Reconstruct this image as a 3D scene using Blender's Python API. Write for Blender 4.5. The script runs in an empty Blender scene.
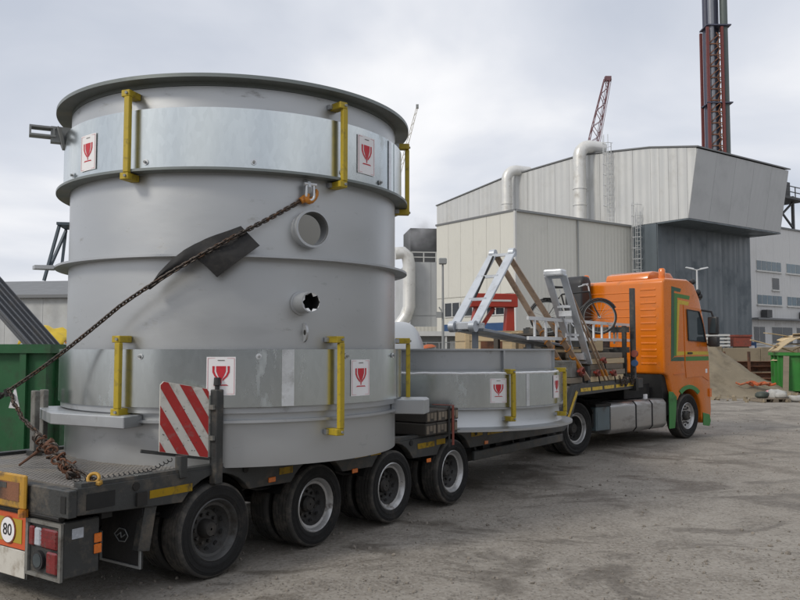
import bpy, bmesh, math, random
from math import sin, cos, pi, radians, atan2, sqrt
from mathutils import Vector, Matrix, Euler, noise as mnoise

random.seed(7)
scene = bpy.context.scene
COL = scene.collection

# ------------------------------------------------------------------ camera
cam_d = bpy.data.cameras.new('camera')
cam_d.sensor_width = 36.0
cam_d.lens = 36.0
cam_d.clip_start = 0.1
cam_d.clip_end = 3000.0
cam = bpy.data.objects.new('camera', cam_d)
cam.location = (0.0, 0.0, 2.1)
cam.rotation_euler = (radians(90.0) + math.atan(48 / 800.0), 0.0, 0.0)
COL.objects.link(cam)
scene.camera = cam

# ------------------------------------------------------------------ sky
SUN_EL = radians(38.0)
SUN_DIR = Vector((-0.80, -0.60, 0.0)).normalized() * cos(SUN_EL) + Vector((0, 0, sin(SUN_EL)))
SUN_AZ = atan2(SUN_DIR.x, SUN_DIR.y)
world = bpy.data.worlds.new('World')
scene.world = world
world.use_nodes = True
wt = world.node_tree
wt.nodes.clear()


def wn(kind, **kw):
    n = wt.nodes.new(kind)
    for k, v in kw.items():
        setattr(n, k, v)
    return n


w_out = wn('ShaderNodeOutputWorld')
w_mix = wn('ShaderNodeMixShader')
w_bg1 = wn('ShaderNodeBackground')
w_bg2 = wn('ShaderNodeBackground')
w_sky = wn('ShaderNodeTexSky', sky_type='NISHITA', sun_disc=False, sun_elevation=SUN_EL, sun_rotation=SUN_AZ)
w_sky.dust_density = 2.0
w_bg1.inputs['Strength'].default_value = 0.10
w_bg2.inputs['Strength'].default_value = 1.0
w_tc = wn('ShaderNodeTexCoord')
w_sep = wn('ShaderNodeSeparateXYZ')
w_add = wn('ShaderNodeMath', operation='ADD')
w_add.inputs[1].default_value = 0.22
w_max = wn('ShaderNodeMath', operation='MAXIMUM')
w_max.inputs[1].default_value = 0.05
w_comb = wn('ShaderNodeCombineXYZ')
w_dx = wn('ShaderNodeMath', operation='DIVIDE')
w_dy = wn('ShaderNodeMath', operation='DIVIDE')
L = wt.links.new
L(w_tc.outputs['Generated'], w_sep.inputs[0])
L(w_sep.outputs['Z'], w_add.inputs[0])
L(w_add.outputs[0], w_max.inputs[0])
L(w_sep.outputs['X'], w_dx.inputs[0]); L(w_max.outputs[0], w_dx.inputs[1])
L(w_sep.outputs['Y'], w_dy.inputs[0]); L(w_max.outputs[0], w_dy.inputs[1])
L(w_dx.outputs[0], w_comb.inputs[0]); L(w_dy.outputs[0], w_comb.inputs[1])
w_n1 = wn('ShaderNodeTexNoise')
w_n1.inputs['Scale'].default_value = 1.15
w_n1.inputs['Detail'].default_value = 7.0
w_n1.inputs['Roughness'].default_value = 0.46
w_n1.inputs['Distortion'].default_value = 0.35
w_map = wn('ShaderNodeMapping')
w_map.inputs['Location'].default_value = (3.1, 1.7, 0.0)
L(w_comb.outputs[0], w_map.inputs[0]); L(w_map.outputs[0], w_n1.inputs['Vector'])
w_ramp = wn('ShaderNodeValToRGB')
cr = w_ramp.color_ramp
cr.elements[0].position = 0.34; cr.elements[0].color = (0.53, 0.565, 0.64, 1)
cr.elements[1].position = 0.66; cr.elements[1].color = (0.85, 0.855, 0.875, 1)
e = cr.elements.new(0.5); e.color = (0.655, 0.68, 0.74, 1)
L(w_n1.outputs['Fac'], w_ramp.inputs[0])
L(w_ramp.outputs[0], w_bg2.inputs['Color'])
L(w_sky.outputs[0], w_bg1.inputs['Color'])
w_mr = wn('ShaderNodeMapRange')
w_mr.inputs['From Min'].default_value = 0.3; w_mr.inputs['From Max'].default_value = 0.6
w_mr.inputs['To Min'].default_value = 0.86; w_mr.inputs['To Max'].default_value = 1.0
L(w_n1.outputs['Fac'], w_mr.inputs[0])
L(w_mr.outputs[0], w_mix.inputs[0])
L(w_bg1.outputs[0], w_mix.inputs[1]); L(w_bg2.outputs[0], w_mix.inputs[2])
L(w_mix.outputs[0], w_out.inputs['Surface'])

# ------------------------------------------------------------------ sun behind thin cloud
sun_d = bpy.data.lights.new('sun', 'SUN')
sun_d.energy = 1.5
sun_d.angle = radians(14.0)
sun_d.color = (1.0, 0.94, 0.84)
sun = bpy.data.objects.new('sun', sun_d)
sun.rotation_euler = SUN_DIR.to_track_quat('Z', 'Y').to_euler()
sun.location = (-20, -10, 30)
COL.objects.link(sun)

# ------------------------------------------------------------------ exposure
vs = scene.view_settings
vs.view_transform = 'Standard'
vs.look = 'None'
vs.exposure = 0.2
vs.gamma = 1.0
vs.use_curve_mapping = False

# ------------------------------------------------------------------ materials
MATS = {}


def mat(name, col, rough=0.55, metal=0.0, var=0.15, scale=4.0, bump=0.0, bscale=60.0, dirt=None, damt=0.5,
        dscale=2.5, stretch=(1, 1, 1), spec=0.5, rnd=0.0, ribs=None, coat=0.0, spangle=0.0, tread=False, rvar=0.15,
        emit=None, alpha=None):
    m = bpy.data.materials.new(name)
    m.use_nodes = True
    nt = m.node_tree
    N = nt.nodes.new
    K = nt.links.new
    b = nt.nodes['Principled BSDF']
    b.inputs['Metallic'].default_value = metal
    b.inputs['Specular IOR Level'].default_value = spec
    if coat:
        b.inputs['Coat Weight'].default_value = coat
        b.inputs['Coat Roughness'].default_value = 0.12
    tc = N('ShaderNodeTexCoord')
    mp = N('ShaderNodeMapping')
    mp.inputs['Scale'].default_value = stretch
    K(tc.outputs['Object'], mp.inputs[0])
    vec = mp.outputs[0]
    if rnd:
        oi = N('ShaderNodeObjectInfo')
        va = N('ShaderNodeVectorMath'); va.operation = 'SCALE'
        va.inputs[0].default_value = (37.0, 53.0, 71.0)
        K(oi.outputs['Random'], va.inputs['Scale'])
        vb = N('ShaderNodeVectorMath'); vb.operation = 'ADD'
        K(mp.outputs[0], vb.inputs[0]); K(va.outputs[0], vb.inputs[1])
        vec = vb.outputs[0]
    n1 = N('ShaderNodeTexNoise')
    n1.inputs['Scale'].default_value = scale
    n1.inputs['Detail'].default_value = 6
    n1.inputs['Roughness'].default_value = 0.6
    K(vec, n1.inputs['Vector'])
    mx = N('ShaderNodeMix'); mx.data_type = 'RGBA'
    mx.inputs['A'].default_value = [max(0, c * (1 - var * 1.6)) for c in col] + [1]
    mx.inputs['B'].default_value = [min(1, c * (1 + var * 1.6)) for c in col] + [1]
    K(n1.outputs['Fac'], mx.inputs['Factor'])
    cur = mx.outputs['Result']
    if rnd:
        hs = N('ShaderNodeHueSaturation')
        mr = N('ShaderNodeMapRange')
        mr.inputs['To Min'].default_value = 1 - rnd
        mr.inputs['To Max'].default_value = 1 + rnd
        K(oi.outputs['Random'], mr.inputs[0]); K(mr.outputs[0], hs.inputs['Value'])
        K(cur, hs.inputs['Color'])
        cur = hs.outputs[0]
    if spangle:
        vo = N('ShaderNodeTexVoronoi')
        vo.inputs['Scale'].default_value = 28
        K(vec, vo.inputs['Vector'])
        sx = N('ShaderNodeSeparateColor')
        K(vo.outputs['Color'], sx.inputs[0])
        mr2 = N('ShaderNodeMapRange')
        mr2.inputs['To Min'].default_value = 1 - spangle
        mr2.inputs['To Max'].default_value = 1 + spangle
        K(sx.outputs[0], mr2.inputs[0])
        h2 = N('ShaderNodeHueSaturation')
        K(mr2.outputs[0], h2.inputs['Value']); K(cur, h2.inputs['Color'])
        cur = h2.outputs[0]
    rough_sock = None
    mr3 = N('ShaderNodeMapRange')
    mr3.inputs['From Min'].default_value = 0.3; mr3.inputs['From Max'].default_value = 0.7
    mr3.inputs['To Min'].default_value = max(0.03, rough - rvar)
    mr3.inputs['To Max'].default_value = min(1, rough + rvar)
    K(n1.outputs['Fac'], mr3.inputs[0])
    rough_sock = mr3.outputs[0]
    if dirt:
        n2 = N('ShaderNodeTexNoise')
        n2.inputs['Scale'].default_value = dscale
        n2.inputs['Detail'].default_value = 9
        n2.inputs['Roughness'].default_value = 0.68
        K(vec, n2.inputs['Vector'])
        rp = N('ShaderNodeMapRange')
        rp.inputs['From Min'].default_value = 0.66 - 0.36 * damt
        rp.inputs['From Max'].default_value = 0.80 - 0.30 * damt
        K(n2.outputs['Fac'], rp.inputs[0])
        m2 = N('ShaderNodeMix'); m2.data_type = 'RGBA'
        K(rp.outputs[0], m2.inputs['Factor'])
        K(cur, m2.inputs['A'])
        m2.inputs['B'].default_value = list(dirt) + [1]
        cur = m2.outputs['Result']
        m3 = N('ShaderNodeMix')
        K(rp.outputs[0], m3.inputs['Factor'])
        K(rough_sock, m3.inputs['A'])
        m3.inputs['B'].default_value = 0.85
        rough_sock = m3.outputs['Result']
    K(cur, b.inputs['Base Color'])
    K(rough_sock, b.inputs['Roughness'])
    hsock = None
    if bump:
        n3 = N('ShaderNodeTexNoise')
        n3.inputs['Scale'].default_value = bscale
        n3.inputs['Detail'].default_value = 5
        K(vec, n3.inputs['Vector'])
        bp = N('ShaderNodeBump')
        bp.inputs['Strength'].default_value = bump
        bp.inputs['Distance'].default_value = 0.02
        K(n3.outputs['Fac'], bp.inputs['Height'])
        hsock = bp.outputs[0]
    if ribs:
        s2 = N('ShaderNodeSeparateXYZ')
        K(tc.outputs['Object'], s2.inputs[0])
        ad = N('ShaderNodeMath'); ad.operation = 'ADD'
        K(s2.outputs[0], ad.inputs[0]); K(s2.outputs[1], ad.inputs[1])
        ml = N('ShaderNodeMath'); ml.operation = 'MULTIPLY'
        ml.inputs[1].default_value = 2 * pi / ribs[0]
        K(ad.outputs[0], ml.inputs[0])
        sn = N('ShaderNodeMath'); sn.operation = 'SINE'
        K(ml.outputs[0], sn.inputs[0])
        b2 = N('ShaderNodeBump')
        b2.inputs['Strength'].default_value = 1.0
        b2.inputs['Distance'].default_value = ribs[1]
        K(sn.outputs[0], b2.inputs['Height'])
        if hsock:
            K(hsock, b2.inputs['Normal'])
        hsock = b2.outputs[0]
    if tread:
        ck = N('ShaderNodeTexWave')
        ck.inputs['Scale'].default_value = 6.5
        ck.bands_direction = 'X'
        ck2 = N('ShaderNodeTexWave')
        ck2.inputs['Scale'].default_value = 6.5
        ck2.bands_direction = 'Y'
        K(tc.outputs['Object'], ck.inputs[0]); K(tc.outputs['Object'], ck2.inputs[0])
        mm = N('ShaderNodeMath'); mm.operation = 'MULTIPLY'
        K(ck.outputs['Fac'], mm.inputs[0]); K(ck2.outputs['Fac'], mm.inputs[1])
        b3 = N('ShaderNodeBump')
        b3.inputs['Strength'].default_value = 0.9
        b3.inputs['Distance'].default_value = 0.03
        K(mm.outputs[0], b3.inputs['Height'])
        if hsock:
            K(hsock, b3.inputs['Normal'])
        hsock = b3.outputs[0]
    if hsock:
        K(hsock, b.inputs['Normal'])
    if emit:
        b.inputs['Emission Color'].default_value = list(emit[0]) + [1]
        b.inputs['Emission Strength'].default_value = emit[1]
    MATS[name] = m
    return m


DUST = (0.19, 0.17, 0.145)
GRIME = (0.055, 0.05, 0.043)
RUST = (0.13, 0.055, 0.025)
mat('vessel_paint', (0.475, 0.487, 0.495), rough=0.41, metal=0.82, var=0.05, scale=0.8, stretch=(1, 1, 2.6), bump=0.09,
    bscale=1.8, dirt=(0.36, 0.365, 0.365), damt=0.13, dscale=3.4, rvar=0.07)
mat('vessel_trim', (0.44, 0.455, 0.47), rough=0.42, metal=0.65, var=0.05, scale=2.0, dirt=(0.30, 0.30, 0.30), damt=0.2, dscale=3)
mat('vessel_inside', (0.16, 0.165, 0.165), rough=0.7, var=0.12, scale=2.0)
mat('flange_green', (0.185, 0.205, 0.20), rough=0.42, metal=0.4, var=0.1, scale=3)
mat('galvanised', (0.60, 0.64, 0.645), rough=0.24, metal=1.0, var=0.035, scale=0.9, stretch=(1, 1, 0.4), spangle=0.035,
    bump=0.04, bscale=0.9, dirt=(0.42, 0.44, 0.43), damt=0.12, dscale=2.0, rvar=0.025)
mat('galvanised_bright', (0.66, 0.68, 0.70), rough=0.36, metal=0.6, var=0.1, scale=3, spangle=0.05, dirt=(0.34, 0.34, 0.33), damt=0.35)
mat('film_tape', (0.82, 0.83, 0.84), rough=0.35, var=0.05, scale=20, bump=0.5, bscale=40)
mat('bracket_yellow', (0.43, 0.315, 0.018), rough=0.5, var=0.12, scale=9, dirt=(0.20, 0.15, 0.04), damt=0.32, dscale=14)
mat('paper', (0.80, 0.79, 0.80), rough=0.6, var=0.03)
mat('print_red', (0.52, 0.025, 0.04), rough=0.55, var=0.12, scale=30)
mat('print_pink', (0.62, 0.30, 0.33), rough=0.55, var=0.05)
mat('hole_black', (0.012, 0.012, 0.012), rough=0.8, var=0.1)
mat('trailer_steel', (0.036, 0.038, 0.038), rough=0.5, var=0.28, scale=5, dirt=(0.115, 0.098, 0.078), damt=0.42,
    dscale=4.5, bump=0.15, bscale=40)
mat('chassis_black', (0.012, 0.012, 0.012), rough=0.7, var=0.25, scale=5, dirt=(0.035, 0.03, 0.025), damt=0.35)
mat('deck_plate', (0.215, 0.20, 0.185), rough=0.5, metal=0.3, var=0.22, scale=3, dirt=(0.27, 0.24, 0.20), damt=0.45,
    dscale=2.0, tread=True)
mat('tyre', (0.013, 0.013, 0.0135), rough=0.75, var=0.15, scale=9, dirt=(0.045, 0.04, 0.035), damt=0.3, dscale=4, bump=0.15, bscale=70, spec=0.35)
mat('tyre_tread', (0.060, 0.058, 0.055), rough=0.9, var=0.2, scale=9, dirt=(0.13, 0.118, 0.102), damt=0.5, dscale=6, spec=0.25)
mat('rim_grey', (0.075, 0.075, 0.075), rough=0.5, metal=0.3, var=0.2, scale=6, dirt=(0.045, 0.04, 0.034), damt=0.5, dscale=5)
mat('rim_silver', (0.46, 0.46, 0.46), rough=0.38, metal=0.6, var=0.12, scale=6, dirt=(0.16, 0.14, 0.12), damt=0.35, dscale=6)
mat('hub_dark', (0.03, 0.028, 0.026), rough=0.6, var=0.2, scale=8, dirt=(0.1, 0.085, 0.07), damt=0.25)
mat('reflective_yellow', (0.60, 0.39, 0.02), rough=0.4, var=0.12, scale=14, dirt=(0.17, 0.13, 0.06), damt=0.42, dscale=11)
mat('plate_ochre', (0.44, 0.24, 0.025), rough=0.5, var=0.18, scale=6, dirt=(0.16, 0.10, 0.045), damt=0.5, dscale=6)
mat('red_gloss', (0.42, 0.022, 0.018), rough=0.3, var=0.1, scale=8, coat=0.3, dirt=(0.17, 0.06, 0.05), damt=0.3)
mat('board_red', (0.40, 0.022, 0.02), rough=0.45, var=0.1, scale=9, dirt=(0.30, 0.10, 0.09), damt=0.3, dscale=12)
mat('board_white', (0.62, 0.60, 0.55), rough=0.45, var=0.06, scale=9, dirt=(0.36, 0.33, 0.28), damt=0.35, dscale=12)
mat('plate_white', (0.55, 0.53, 0.48), rough=0.5, var=0.08, scale=6, dirt=(0.28, 0.24, 0.19), damt=0.5, dscale=4)
mat('marking_orange', (0.58, 0.10, 0.03), rough=0.45, var=0.1, dirt=(0.3, 0.1, 0.05), damt=0.3)
mat('marking_yellow', (0.42, 0.30, 0.03), rough=0.45, var=0.12, dirt=(0.22, 0.16, 0.06), damt=0.4)
mat('ink_black', (0.02, 0.02, 0.022), rough=0.6, var=0.1)
mat('lamp_red', (0.17, 0.010, 0.012), rough=0.2, var=0.3, scale=25, coat=0.5, dirt=(0.10, 0.05, 0.04), damt=0.35, dscale=12)
mat('lamp_clear', (0.42, 0.45, 0.50), rough=0.2, var=0.2, scale=30, coat=0.5)
mat('lamp_amber', (0.72, 0.17, 0.015), rough=0.22, var=0.1, scale=30, coat=0.5)
mat('housing_grey', (0.17, 0.168, 0.155), rough=0.5, var=0.2, dirt=(0.08, 0.07, 0.058), damt=0.45, dscale=6)
mat('chain_steel', (0.062, 0.052, 0.045), rough=0.5, metal=0.5, var=0.25, scale=20, dirt=(0.11, 0.058, 0.032), damt=0.45, dscale=9, rnd=0.2)
mat('hook_orange', (0.50, 0.19, 0.02), rough=0.45, var=0.15, scale=15, dirt=(0.2, 0.08, 0.03), damt=0.35, dscale=10)
mat('rubber', (0.021, 0.021, 0.022), rough=0.8, var=0.2, scale=6, bump=0.2, bscale=30, dirt=(0.05, 0.046, 0.042), damt=0.4)
mat('cable_black', (0.018, 0.018, 0.018), rough=0.5, var=0.1)
mat('cab_orange', (0.66, 0.165, 0.005), rough=0.27, var=0.05, scale=2, coat=0.6, dirt=(0.40, 0.12, 0.02), damt=0.2, dscale=2.5, rvar=0.05)
mat('cab_green', (0.022, 0.20, 0.035), rough=0.35, var=0.1, coat=0.3, dirt=(0.03, 0.10, 0.03), damt=0.35)
mat('stripe_green', (0.03, 0.10, 0.055), rough=0.35, var=0.08)
mat('stripe_leaf', (0.06, 0.21, 0.04), rough=0.35, var=0.08)
mat('stripe_yellow', (0.60, 0.43, 0.03), rough=0.35, var=0.08)
mat('window_glass', (0.10, 0.125, 0.14), rough=0.05, metal=0.55, var=0.15, spec=0.8, rvar=0.02)
mat('black_plastic', (0.024, 0.024, 0.026), rough=0.5, var=0.15, scale=6, dirt=(0.06, 0.055, 0.05), damt=0.3)
mat('tank_alloy', (0.43, 0.425, 0.42), rough=0.36, metal=0.75, var=0.1, scale=3, stretch=(0.3, 1, 1), dirt=(0.27, 0.245, 0.215), damt=0.42, dscale=3)
mat('toolbox_blue', (0.115, 0.15, 0.165), rough=0.5, var=0.15, dirt=(0.10, 0.095, 0.085), damt=0.4)
mat('timber_pale', (0.54, 0.42, 0.255), rough=0.75, var=0.2, scale=3, stretch=(0.6, 6, 6), bump=0.15, rnd=0.22)
mat('timber_grey', (0.20, 0.165, 0.125), rough=0.8, var=0.25, scale=3, stretch=(0.6, 6, 6), bump=0.2, rnd=0.25)
mat('timber_dark', (0.062, 0.054, 0.045), rough=0.8, var=0.3, scale=4, stretch=(6, 0.6, 6), bump=0.25, rnd=0.3)
mat('strap_brown', (0.40, 0.285, 0.20), rough=0.6, var=0.2, scale=8, dirt=(0.24, 0.15, 0.10), damt=0.4, dscale=7)
mat('strap_red', (0.22, 0.05, 0.032), rough=0.6, var=0.2, scale=12, dirt=(0.10, 0.05, 0.04), damt=0.4)
mat('alloy_ladder', (0.70, 0.71, 0.72), rough=0.4, metal=0.25, var=0.06)
mat('ramp_grey', (0.54, 0.57, 0.61), rough=0.4, metal=0.45, var=0.1, scale=4, dirt=(0.36, 0.37, 0.38), damt=0.3)
mat('beam_slate', (0.29, 0.315, 0.35), rough=0.42, metal=0.3, var=0.15, scale=5, dirt=(0.22, 0.215, 0.205), damt=0.3)
mat('signal_red', (0.33, 0.03, 0.014), rough=0.5, var=0.12, scale=2, dirt=(0.19, 0.045, 0.03), damt=0.35)
mat('clad_cream', (0.60, 0.59, 0.535), rough=0.55, var=0.025, scale=0.35, ribs=(0.45, 0.008), dirt=(0.56, 0.55, 0.50), damt=0.35, dscale=0.3, rnd=0.015)
mat('clad_grey', (0.43, 0.43, 0.405), rough=0.55, var=0.05, scale=0.35, ribs=(0.45, 0.006), dirt=(0.37, 0.37, 0.35), damt=0.4, dscale=0.3, rnd=0.03)
mat('clad_light', (0.545, 0.55, 0.54), rough=0.45, metal=0.2, var=0.04, scale=0.4, ribs=(0.8, 0.028), dirt=(0.49, 0.49, 0.475), damt=0.35, dscale=0.25, rnd=0.02)
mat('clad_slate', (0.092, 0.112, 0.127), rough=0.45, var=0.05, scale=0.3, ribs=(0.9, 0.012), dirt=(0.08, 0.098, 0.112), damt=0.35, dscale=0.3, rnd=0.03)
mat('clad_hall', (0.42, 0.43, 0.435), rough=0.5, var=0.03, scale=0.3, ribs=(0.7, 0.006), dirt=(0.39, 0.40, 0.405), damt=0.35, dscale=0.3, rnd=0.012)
mat('clad_white', (0.56, 0.56, 0.555), rough=0.6, var=0.03, scale=0.3, ribs=(0.6, 0.008), dirt=(0.52, 0.515, 0.50), damt=0.3, dscale=0.25, rnd=0.015)
mat('clad_shed', (0.43, 0.44, 0.435), rough=0.6, var=0.05, scale=0.5, ribs=(1.6, 0.05), dirt=(0.37, 0.37, 0.36), damt=0.4, dscale=0.4, rnd=0.04)
mat('roof_edge', (0.16, 0.165, 0.17), rough=0.6, var=0.1, scale=1)
mat('pane_blue', (0.05, 0.095, 0.125), rough=0.1, var=0.3, scale=1.2, spec=0.7, rnd=0.3)
mat('pane_dark', (0.02, 0.025, 0.03), rough=0.12, var=0.3, scale=1.2, spec=0.6, rnd=0.3)
mat('frame_white', (0.55, 0.55, 0.53), rough=0.5, var=0.05)
mat('blue_band', (0.025, 0.07, 0.17), rough=0.5, var=0.1)
mat('duct_metal', (0.66, 0.655, 0.63), rough=0.42, metal=0.35, var=0.06, scale=1.2, dirt=(0.50, 0.485, 0.45), damt=0.35, dscale=0.7)
mat('stack_green', (0.095, 0.115, 0.11), rough=0.5, var=0.1, scale=0.5, metal=0.2)
mat('stack_silver', (0.20, 0.21, 0.235), rough=0.4, var=0.1, scale=0.5, metal=0.4)
mat('stack_blue', (0.06, 0.065, 0.10), rough=0.5, var=0.1, scale=0.5)
mat('stack_red', (0.15, 0.036, 0.032), rough=0.6, var=0.15, scale=0.6)
mat('crane_red', (0.17, 0.085, 0.095), rough=0.6, var=0.15, scale=0.5)
mat('crane_cream', (0.52, 0.49, 0.42), rough=0.6, var=0.1, scale=0.5)
mat('lattice_blue', (0.075, 0.10, 0.125), rough=0.5, var=0.1)
mat('dark_plant', (0.07, 0.072, 0.075), rough=0.7, var=0.3, scale=0.8)
mat('rusty', (0.15, 0.065, 0.035), rough=0.8, var=0.35, scale=3, dirt=(0.06, 0.035, 0.025), damt=0.5, bump=0.2, rnd=0.3)
mat('concrete_old', (0.25, 0.205, 0.14), rough=0.9, var=0.2, scale=0.6, dirt=(0.13, 0.105, 0.07), damt=0.45, dscale=0.5, bump=0.2, bscale=6, rnd=0.08)
mat('skip_green', (0.016, 0.10, 0.034), rough=0.5, var=0.18, scale=2, dirt=(0.03, 0.055, 0.028), damt=0.42, dscale=1.7, bump=0.1, bscale=10)
mat('skip_green_light', (0.035, 0.21, 0.036), rough=0.5, var=0.14, scale=2, dirt=(0.06, 0.12, 0.04), damt=0.35, dscale=1.7)
mat('lid_grey', (0.125, 0.13, 0.14), rough=0.5, metal=0.2, var=0.15, scale=2, dirt=(0.17, 0.16, 0.15), damt=0.4)
mat('tarp_yellow', (0.60, 0.42, 0.02), rough=0.5, var=0.1, scale=3)
mat('orange_net', (0.45, 0.10, 0.03), rough=0.8, var=0.2, scale=5, dirt=(0.25, 0.15, 0.1), damt=0.45, dscale=6)
mat('sack_white', (0.38, 0.375, 0.355), rough=0.75, var=0.15, scale=6, bump=0.3, bscale=12, dirt=(0.25, 0.23, 0.2), damt=0.35, dscale=5)
mat('sack_dark', (0.045, 0.055, 0.045), rough=0.6, var=0.2, scale=6, bump=0.3, bscale=12)
mat('tank_grey', (0.42, 0.44, 0.455), rough=0.4, metal=0.2, var=0.06, scale=1)
mat('lamp_pole', (0.55, 0.56, 0.56), rough=0.45, metal=0.3, var=0.08)
mat('pole_grey', (0.24, 0.25, 0.25), rough=0.5, var=0.1)
mat('stone', (0.23, 0.205, 0.175), rough=0.9, var=0.4, scale=3, bump=0.2, bscale=60)
mat('added_wall_grey', (0.33, 0.345, 0.36), rough=0.85, var=0.15, scale=1.0, dirt=(0.19, 0.20, 0.21), damt=0.4, dscale=0.4)
mat('blue_tarp', (0.03, 0.07, 0.13), rough=0.5, var=0.15)


# ------------------------------------------------------------------ mesh helpers
class MB:
    def __init__(self):
        self.v = []
        self.f = []

    def add(self, vs, fs):
        o = len(self.v)
        self.v += [Vector(p) for p in vs]
        self.f += [[i + o for i in f] for f in fs]
        return self

    def box(self, x0, x1, y0, y1, z0, z1):
        return self.add([(x0, y0, z0), (x1, y0, z0), (x1, y1, z0), (x0, y1, z0), (x0, y0, z1), (x1, y0, z1), (x1, y1, z1), (x0, y1, z1)],
                        [(3, 2, 1, 0), (4, 5, 6, 7), (0, 1, 5, 4), (1, 2, 6, 5), (2, 3, 7, 6), (3, 0, 4, 7)])

    def beam(self, p, q, w, h, up=(0, 0, 1)):
        p, q = Vector(p), Vector(q)
        d = (q - p).normalized()
        up = Vector(up)
        if abs(d.dot(up)) > 0.97:
            up = Vector((1, 0, 0))
        s = d.cross(up).normalized() * (w / 2)
        u = s.cross(d).normalized() * (h / 2)
        return self.add([p - s - u, p + s - u, p + s + u, p - s + u, q - s - u, q + s - u, q + s + u, q - s + u],
                        [(0, 1, 2, 3), (7, 6, 5, 4), (4, 5, 1, 0), (5, 6, 2, 1), (6, 7, 3, 2), (7, 4, 0, 3)])

    def tube(self, pts, r, n=8, caps=True, closed=False):
        pts = [Vector(p) for p in pts]
        rs = r if isinstance(r, (list, tuple)) else [r] * len(pts)
        o = len(self.v)
        m = len(pts)
        prev = None
        for i, p in enumerate(pts):
            if closed:
                d = pts[(i + 1) % m] - pts[i - 1]
            else:
                d = pts[min(i + 1, m - 1)] - pts[max(i - 1, 0)]
            d.normalize()
            if prev is None:
                a = Vector((0, 0, 1)) if abs(d.z) < 0.9 else Vector((1, 0, 0))
                s = d.cross(a).normalized()
            else:
                s = (prev - d * prev.dot(d)).normalized()
            prev = s
            t = d.cross(s)
            for k in range(n):
                a = 2 * pi * k / n
                self.v.append(p + (s * cos(a) + t * sin(a)) * rs[i])
        for i in range(m if closed else m - 1):
            j = (i + 1) % m
            for k in range(n):
                k2 = (k + 1) % n
                self.f.append([o + i * n + k, o + i * n + k2, o + j * n + k2, o + j * n + k])
        if caps and not closed:
            self.f.append([o + k for k in range(n)][::-1])
            self.f.append([o + (m - 1) * n + k for k in range(n)])
        return self

    def lathe(self, prof, n=64, a0=0.0, a1=2 * pi, closed_prof=True, frame=None):
        """prof of (r, z); phi measured from -Y towards +X"""
        o = len(self.v)
        full = abs(a1 - a0 - 2 * pi) < 1e-6
        cnt = n if full else n + 1
        M = len(prof)
        for i in range(cnt):
            a = a0 + (a1 - a0) * i / n
            for r, z in prof:
                p = Vector((r * sin(a), -r * cos(a), z))
                self.v.append(frame @ p if frame else p)
        for i in range(n):
            j = (i + 1) % cnt
            for k in range(M if closed_prof else M - 1):
                k2 = (k + 1) % M
                self.f.append([o + i * M + k, o + j * M + k, o + j * M + k2, o + i * M + k2])
        if not full and closed_prof:
            self.f.append([o + k for k in range(M)])
            self.f.append([o + (cnt - 1) * M + k for k in range(M)][::-1])
        return self

    def prism(self, poly, o, ex, ey, depth):
        """polygon (a,b) in the plane o + a*ex + b*ey, extruded by the vector depth"""
        o, ex, ey, depth = Vector(o), Vector(ex), Vector(ey), Vector(depth)
        a = [o + ex * p[0] + ey * p[1] for p in poly]
        n = len(a)
        return self.add(a + [p + depth for p in a],
                        [list(range(n)), list(range(2 * n - 1, n - 1, -1))] +
                        [[(i + 1) % n, i, n + i, n + (i + 1) % n] for i in range(n)])

    def build(self, name, m, parent=None, smooth=False, bevel=0.0, seg=1, angle=30, raw=False):
        me = bpy.data.meshes.new(name)
        me.from_pydata([tuple(p) for p in self.v], [], self.f)
        if not raw:
            bm = bmesh.new()
            bm.from_mesh(me)
            bmesh.ops.recalc_face_normals(bm, faces=bm.faces)
            if bevel:
                es = [e for e in bm.edges if len(e.link_faces) == 2 and e.calc_face_angle(0) > radians(25)]
                bmesh.ops.bevel(bm, geom=es, offset=bevel, segments=seg, affect='EDGES', profile=0.5, clamp_overlap=True)
            bm.to_mesh(me)
            bm.free()
        if smooth:
            me.polygons.foreach_set('use_smooth', [True] * len(me.polygons))
            me.set_sharp_from_angle(angle=radians(angle))
        if m:
            me.materials.append(MATS[m])
        ob = bpy.data.objects.new(name, me)
        COL.objects.link(ob)
        if parent:
            ob.parent = parent
        return ob


def tag(o, label=None, cat=None, group=None, kind=None):
    if label: o['label'] = label
    if cat: o['category'] = cat
    if group: o['group'] = group
    if kind: o['kind'] = kind
    return o


def thing(name, label, cat, loc=(0, 0, 0), rz=0.0, group=None):
    o = bpy.data.objects.new(name, None)
    o.empty_display_size = 0.3
    o.location = loc
    o.rotation_euler = (0, 0, rz)
    COL.objects.link(o)
    return tag(o, label, cat, group)


def inst(src, parent, loc=(0, 0, 0), rot=(0, 0, 0), scale=(1, 1, 1)):
    """a copy of one object and of its children, sharing mesh data"""
    c = src.copy()
    COL.objects.link(c)
    c.parent = parent
    c.location = loc
    c.rotation_euler = rot
    c.scale = scale
    for ch in src.children:
        d = ch.copy()
        COL.objects.link(d)
        d.parent = c
    return c


def text_mesh(body, size, name, m, parent, mtx):
    cu = bpy.data.curves.new(name, 'FONT')
    cu.body = body
    cu.size = size
    cu.align_x = 'CENTER'
    cu.align_y = 'CENTER'
    cu.extrude = 0.002
    t = bpy.data.objects.new(name, cu)
    COL.objects.link(t)
    bpy.context.view_layer.update()
    me = bpy.data.meshes.new_from_object(t.evaluated_get(bpy.context.evaluated_depsgraph_get()))
    bpy.data.objects.remove(t)
    me.name = name
    me.materials.clear()
    me.materials.append(MATS[m])
    me.transform(mtx)
    o = bpy.data.objects.new(name, me)
    COL.objects.link(o)
    o.parent = parent
    return o


def cyl_pt(R, phi, z):
    return Vector((R * sin(phi), -R * cos(phi), z))


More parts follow.
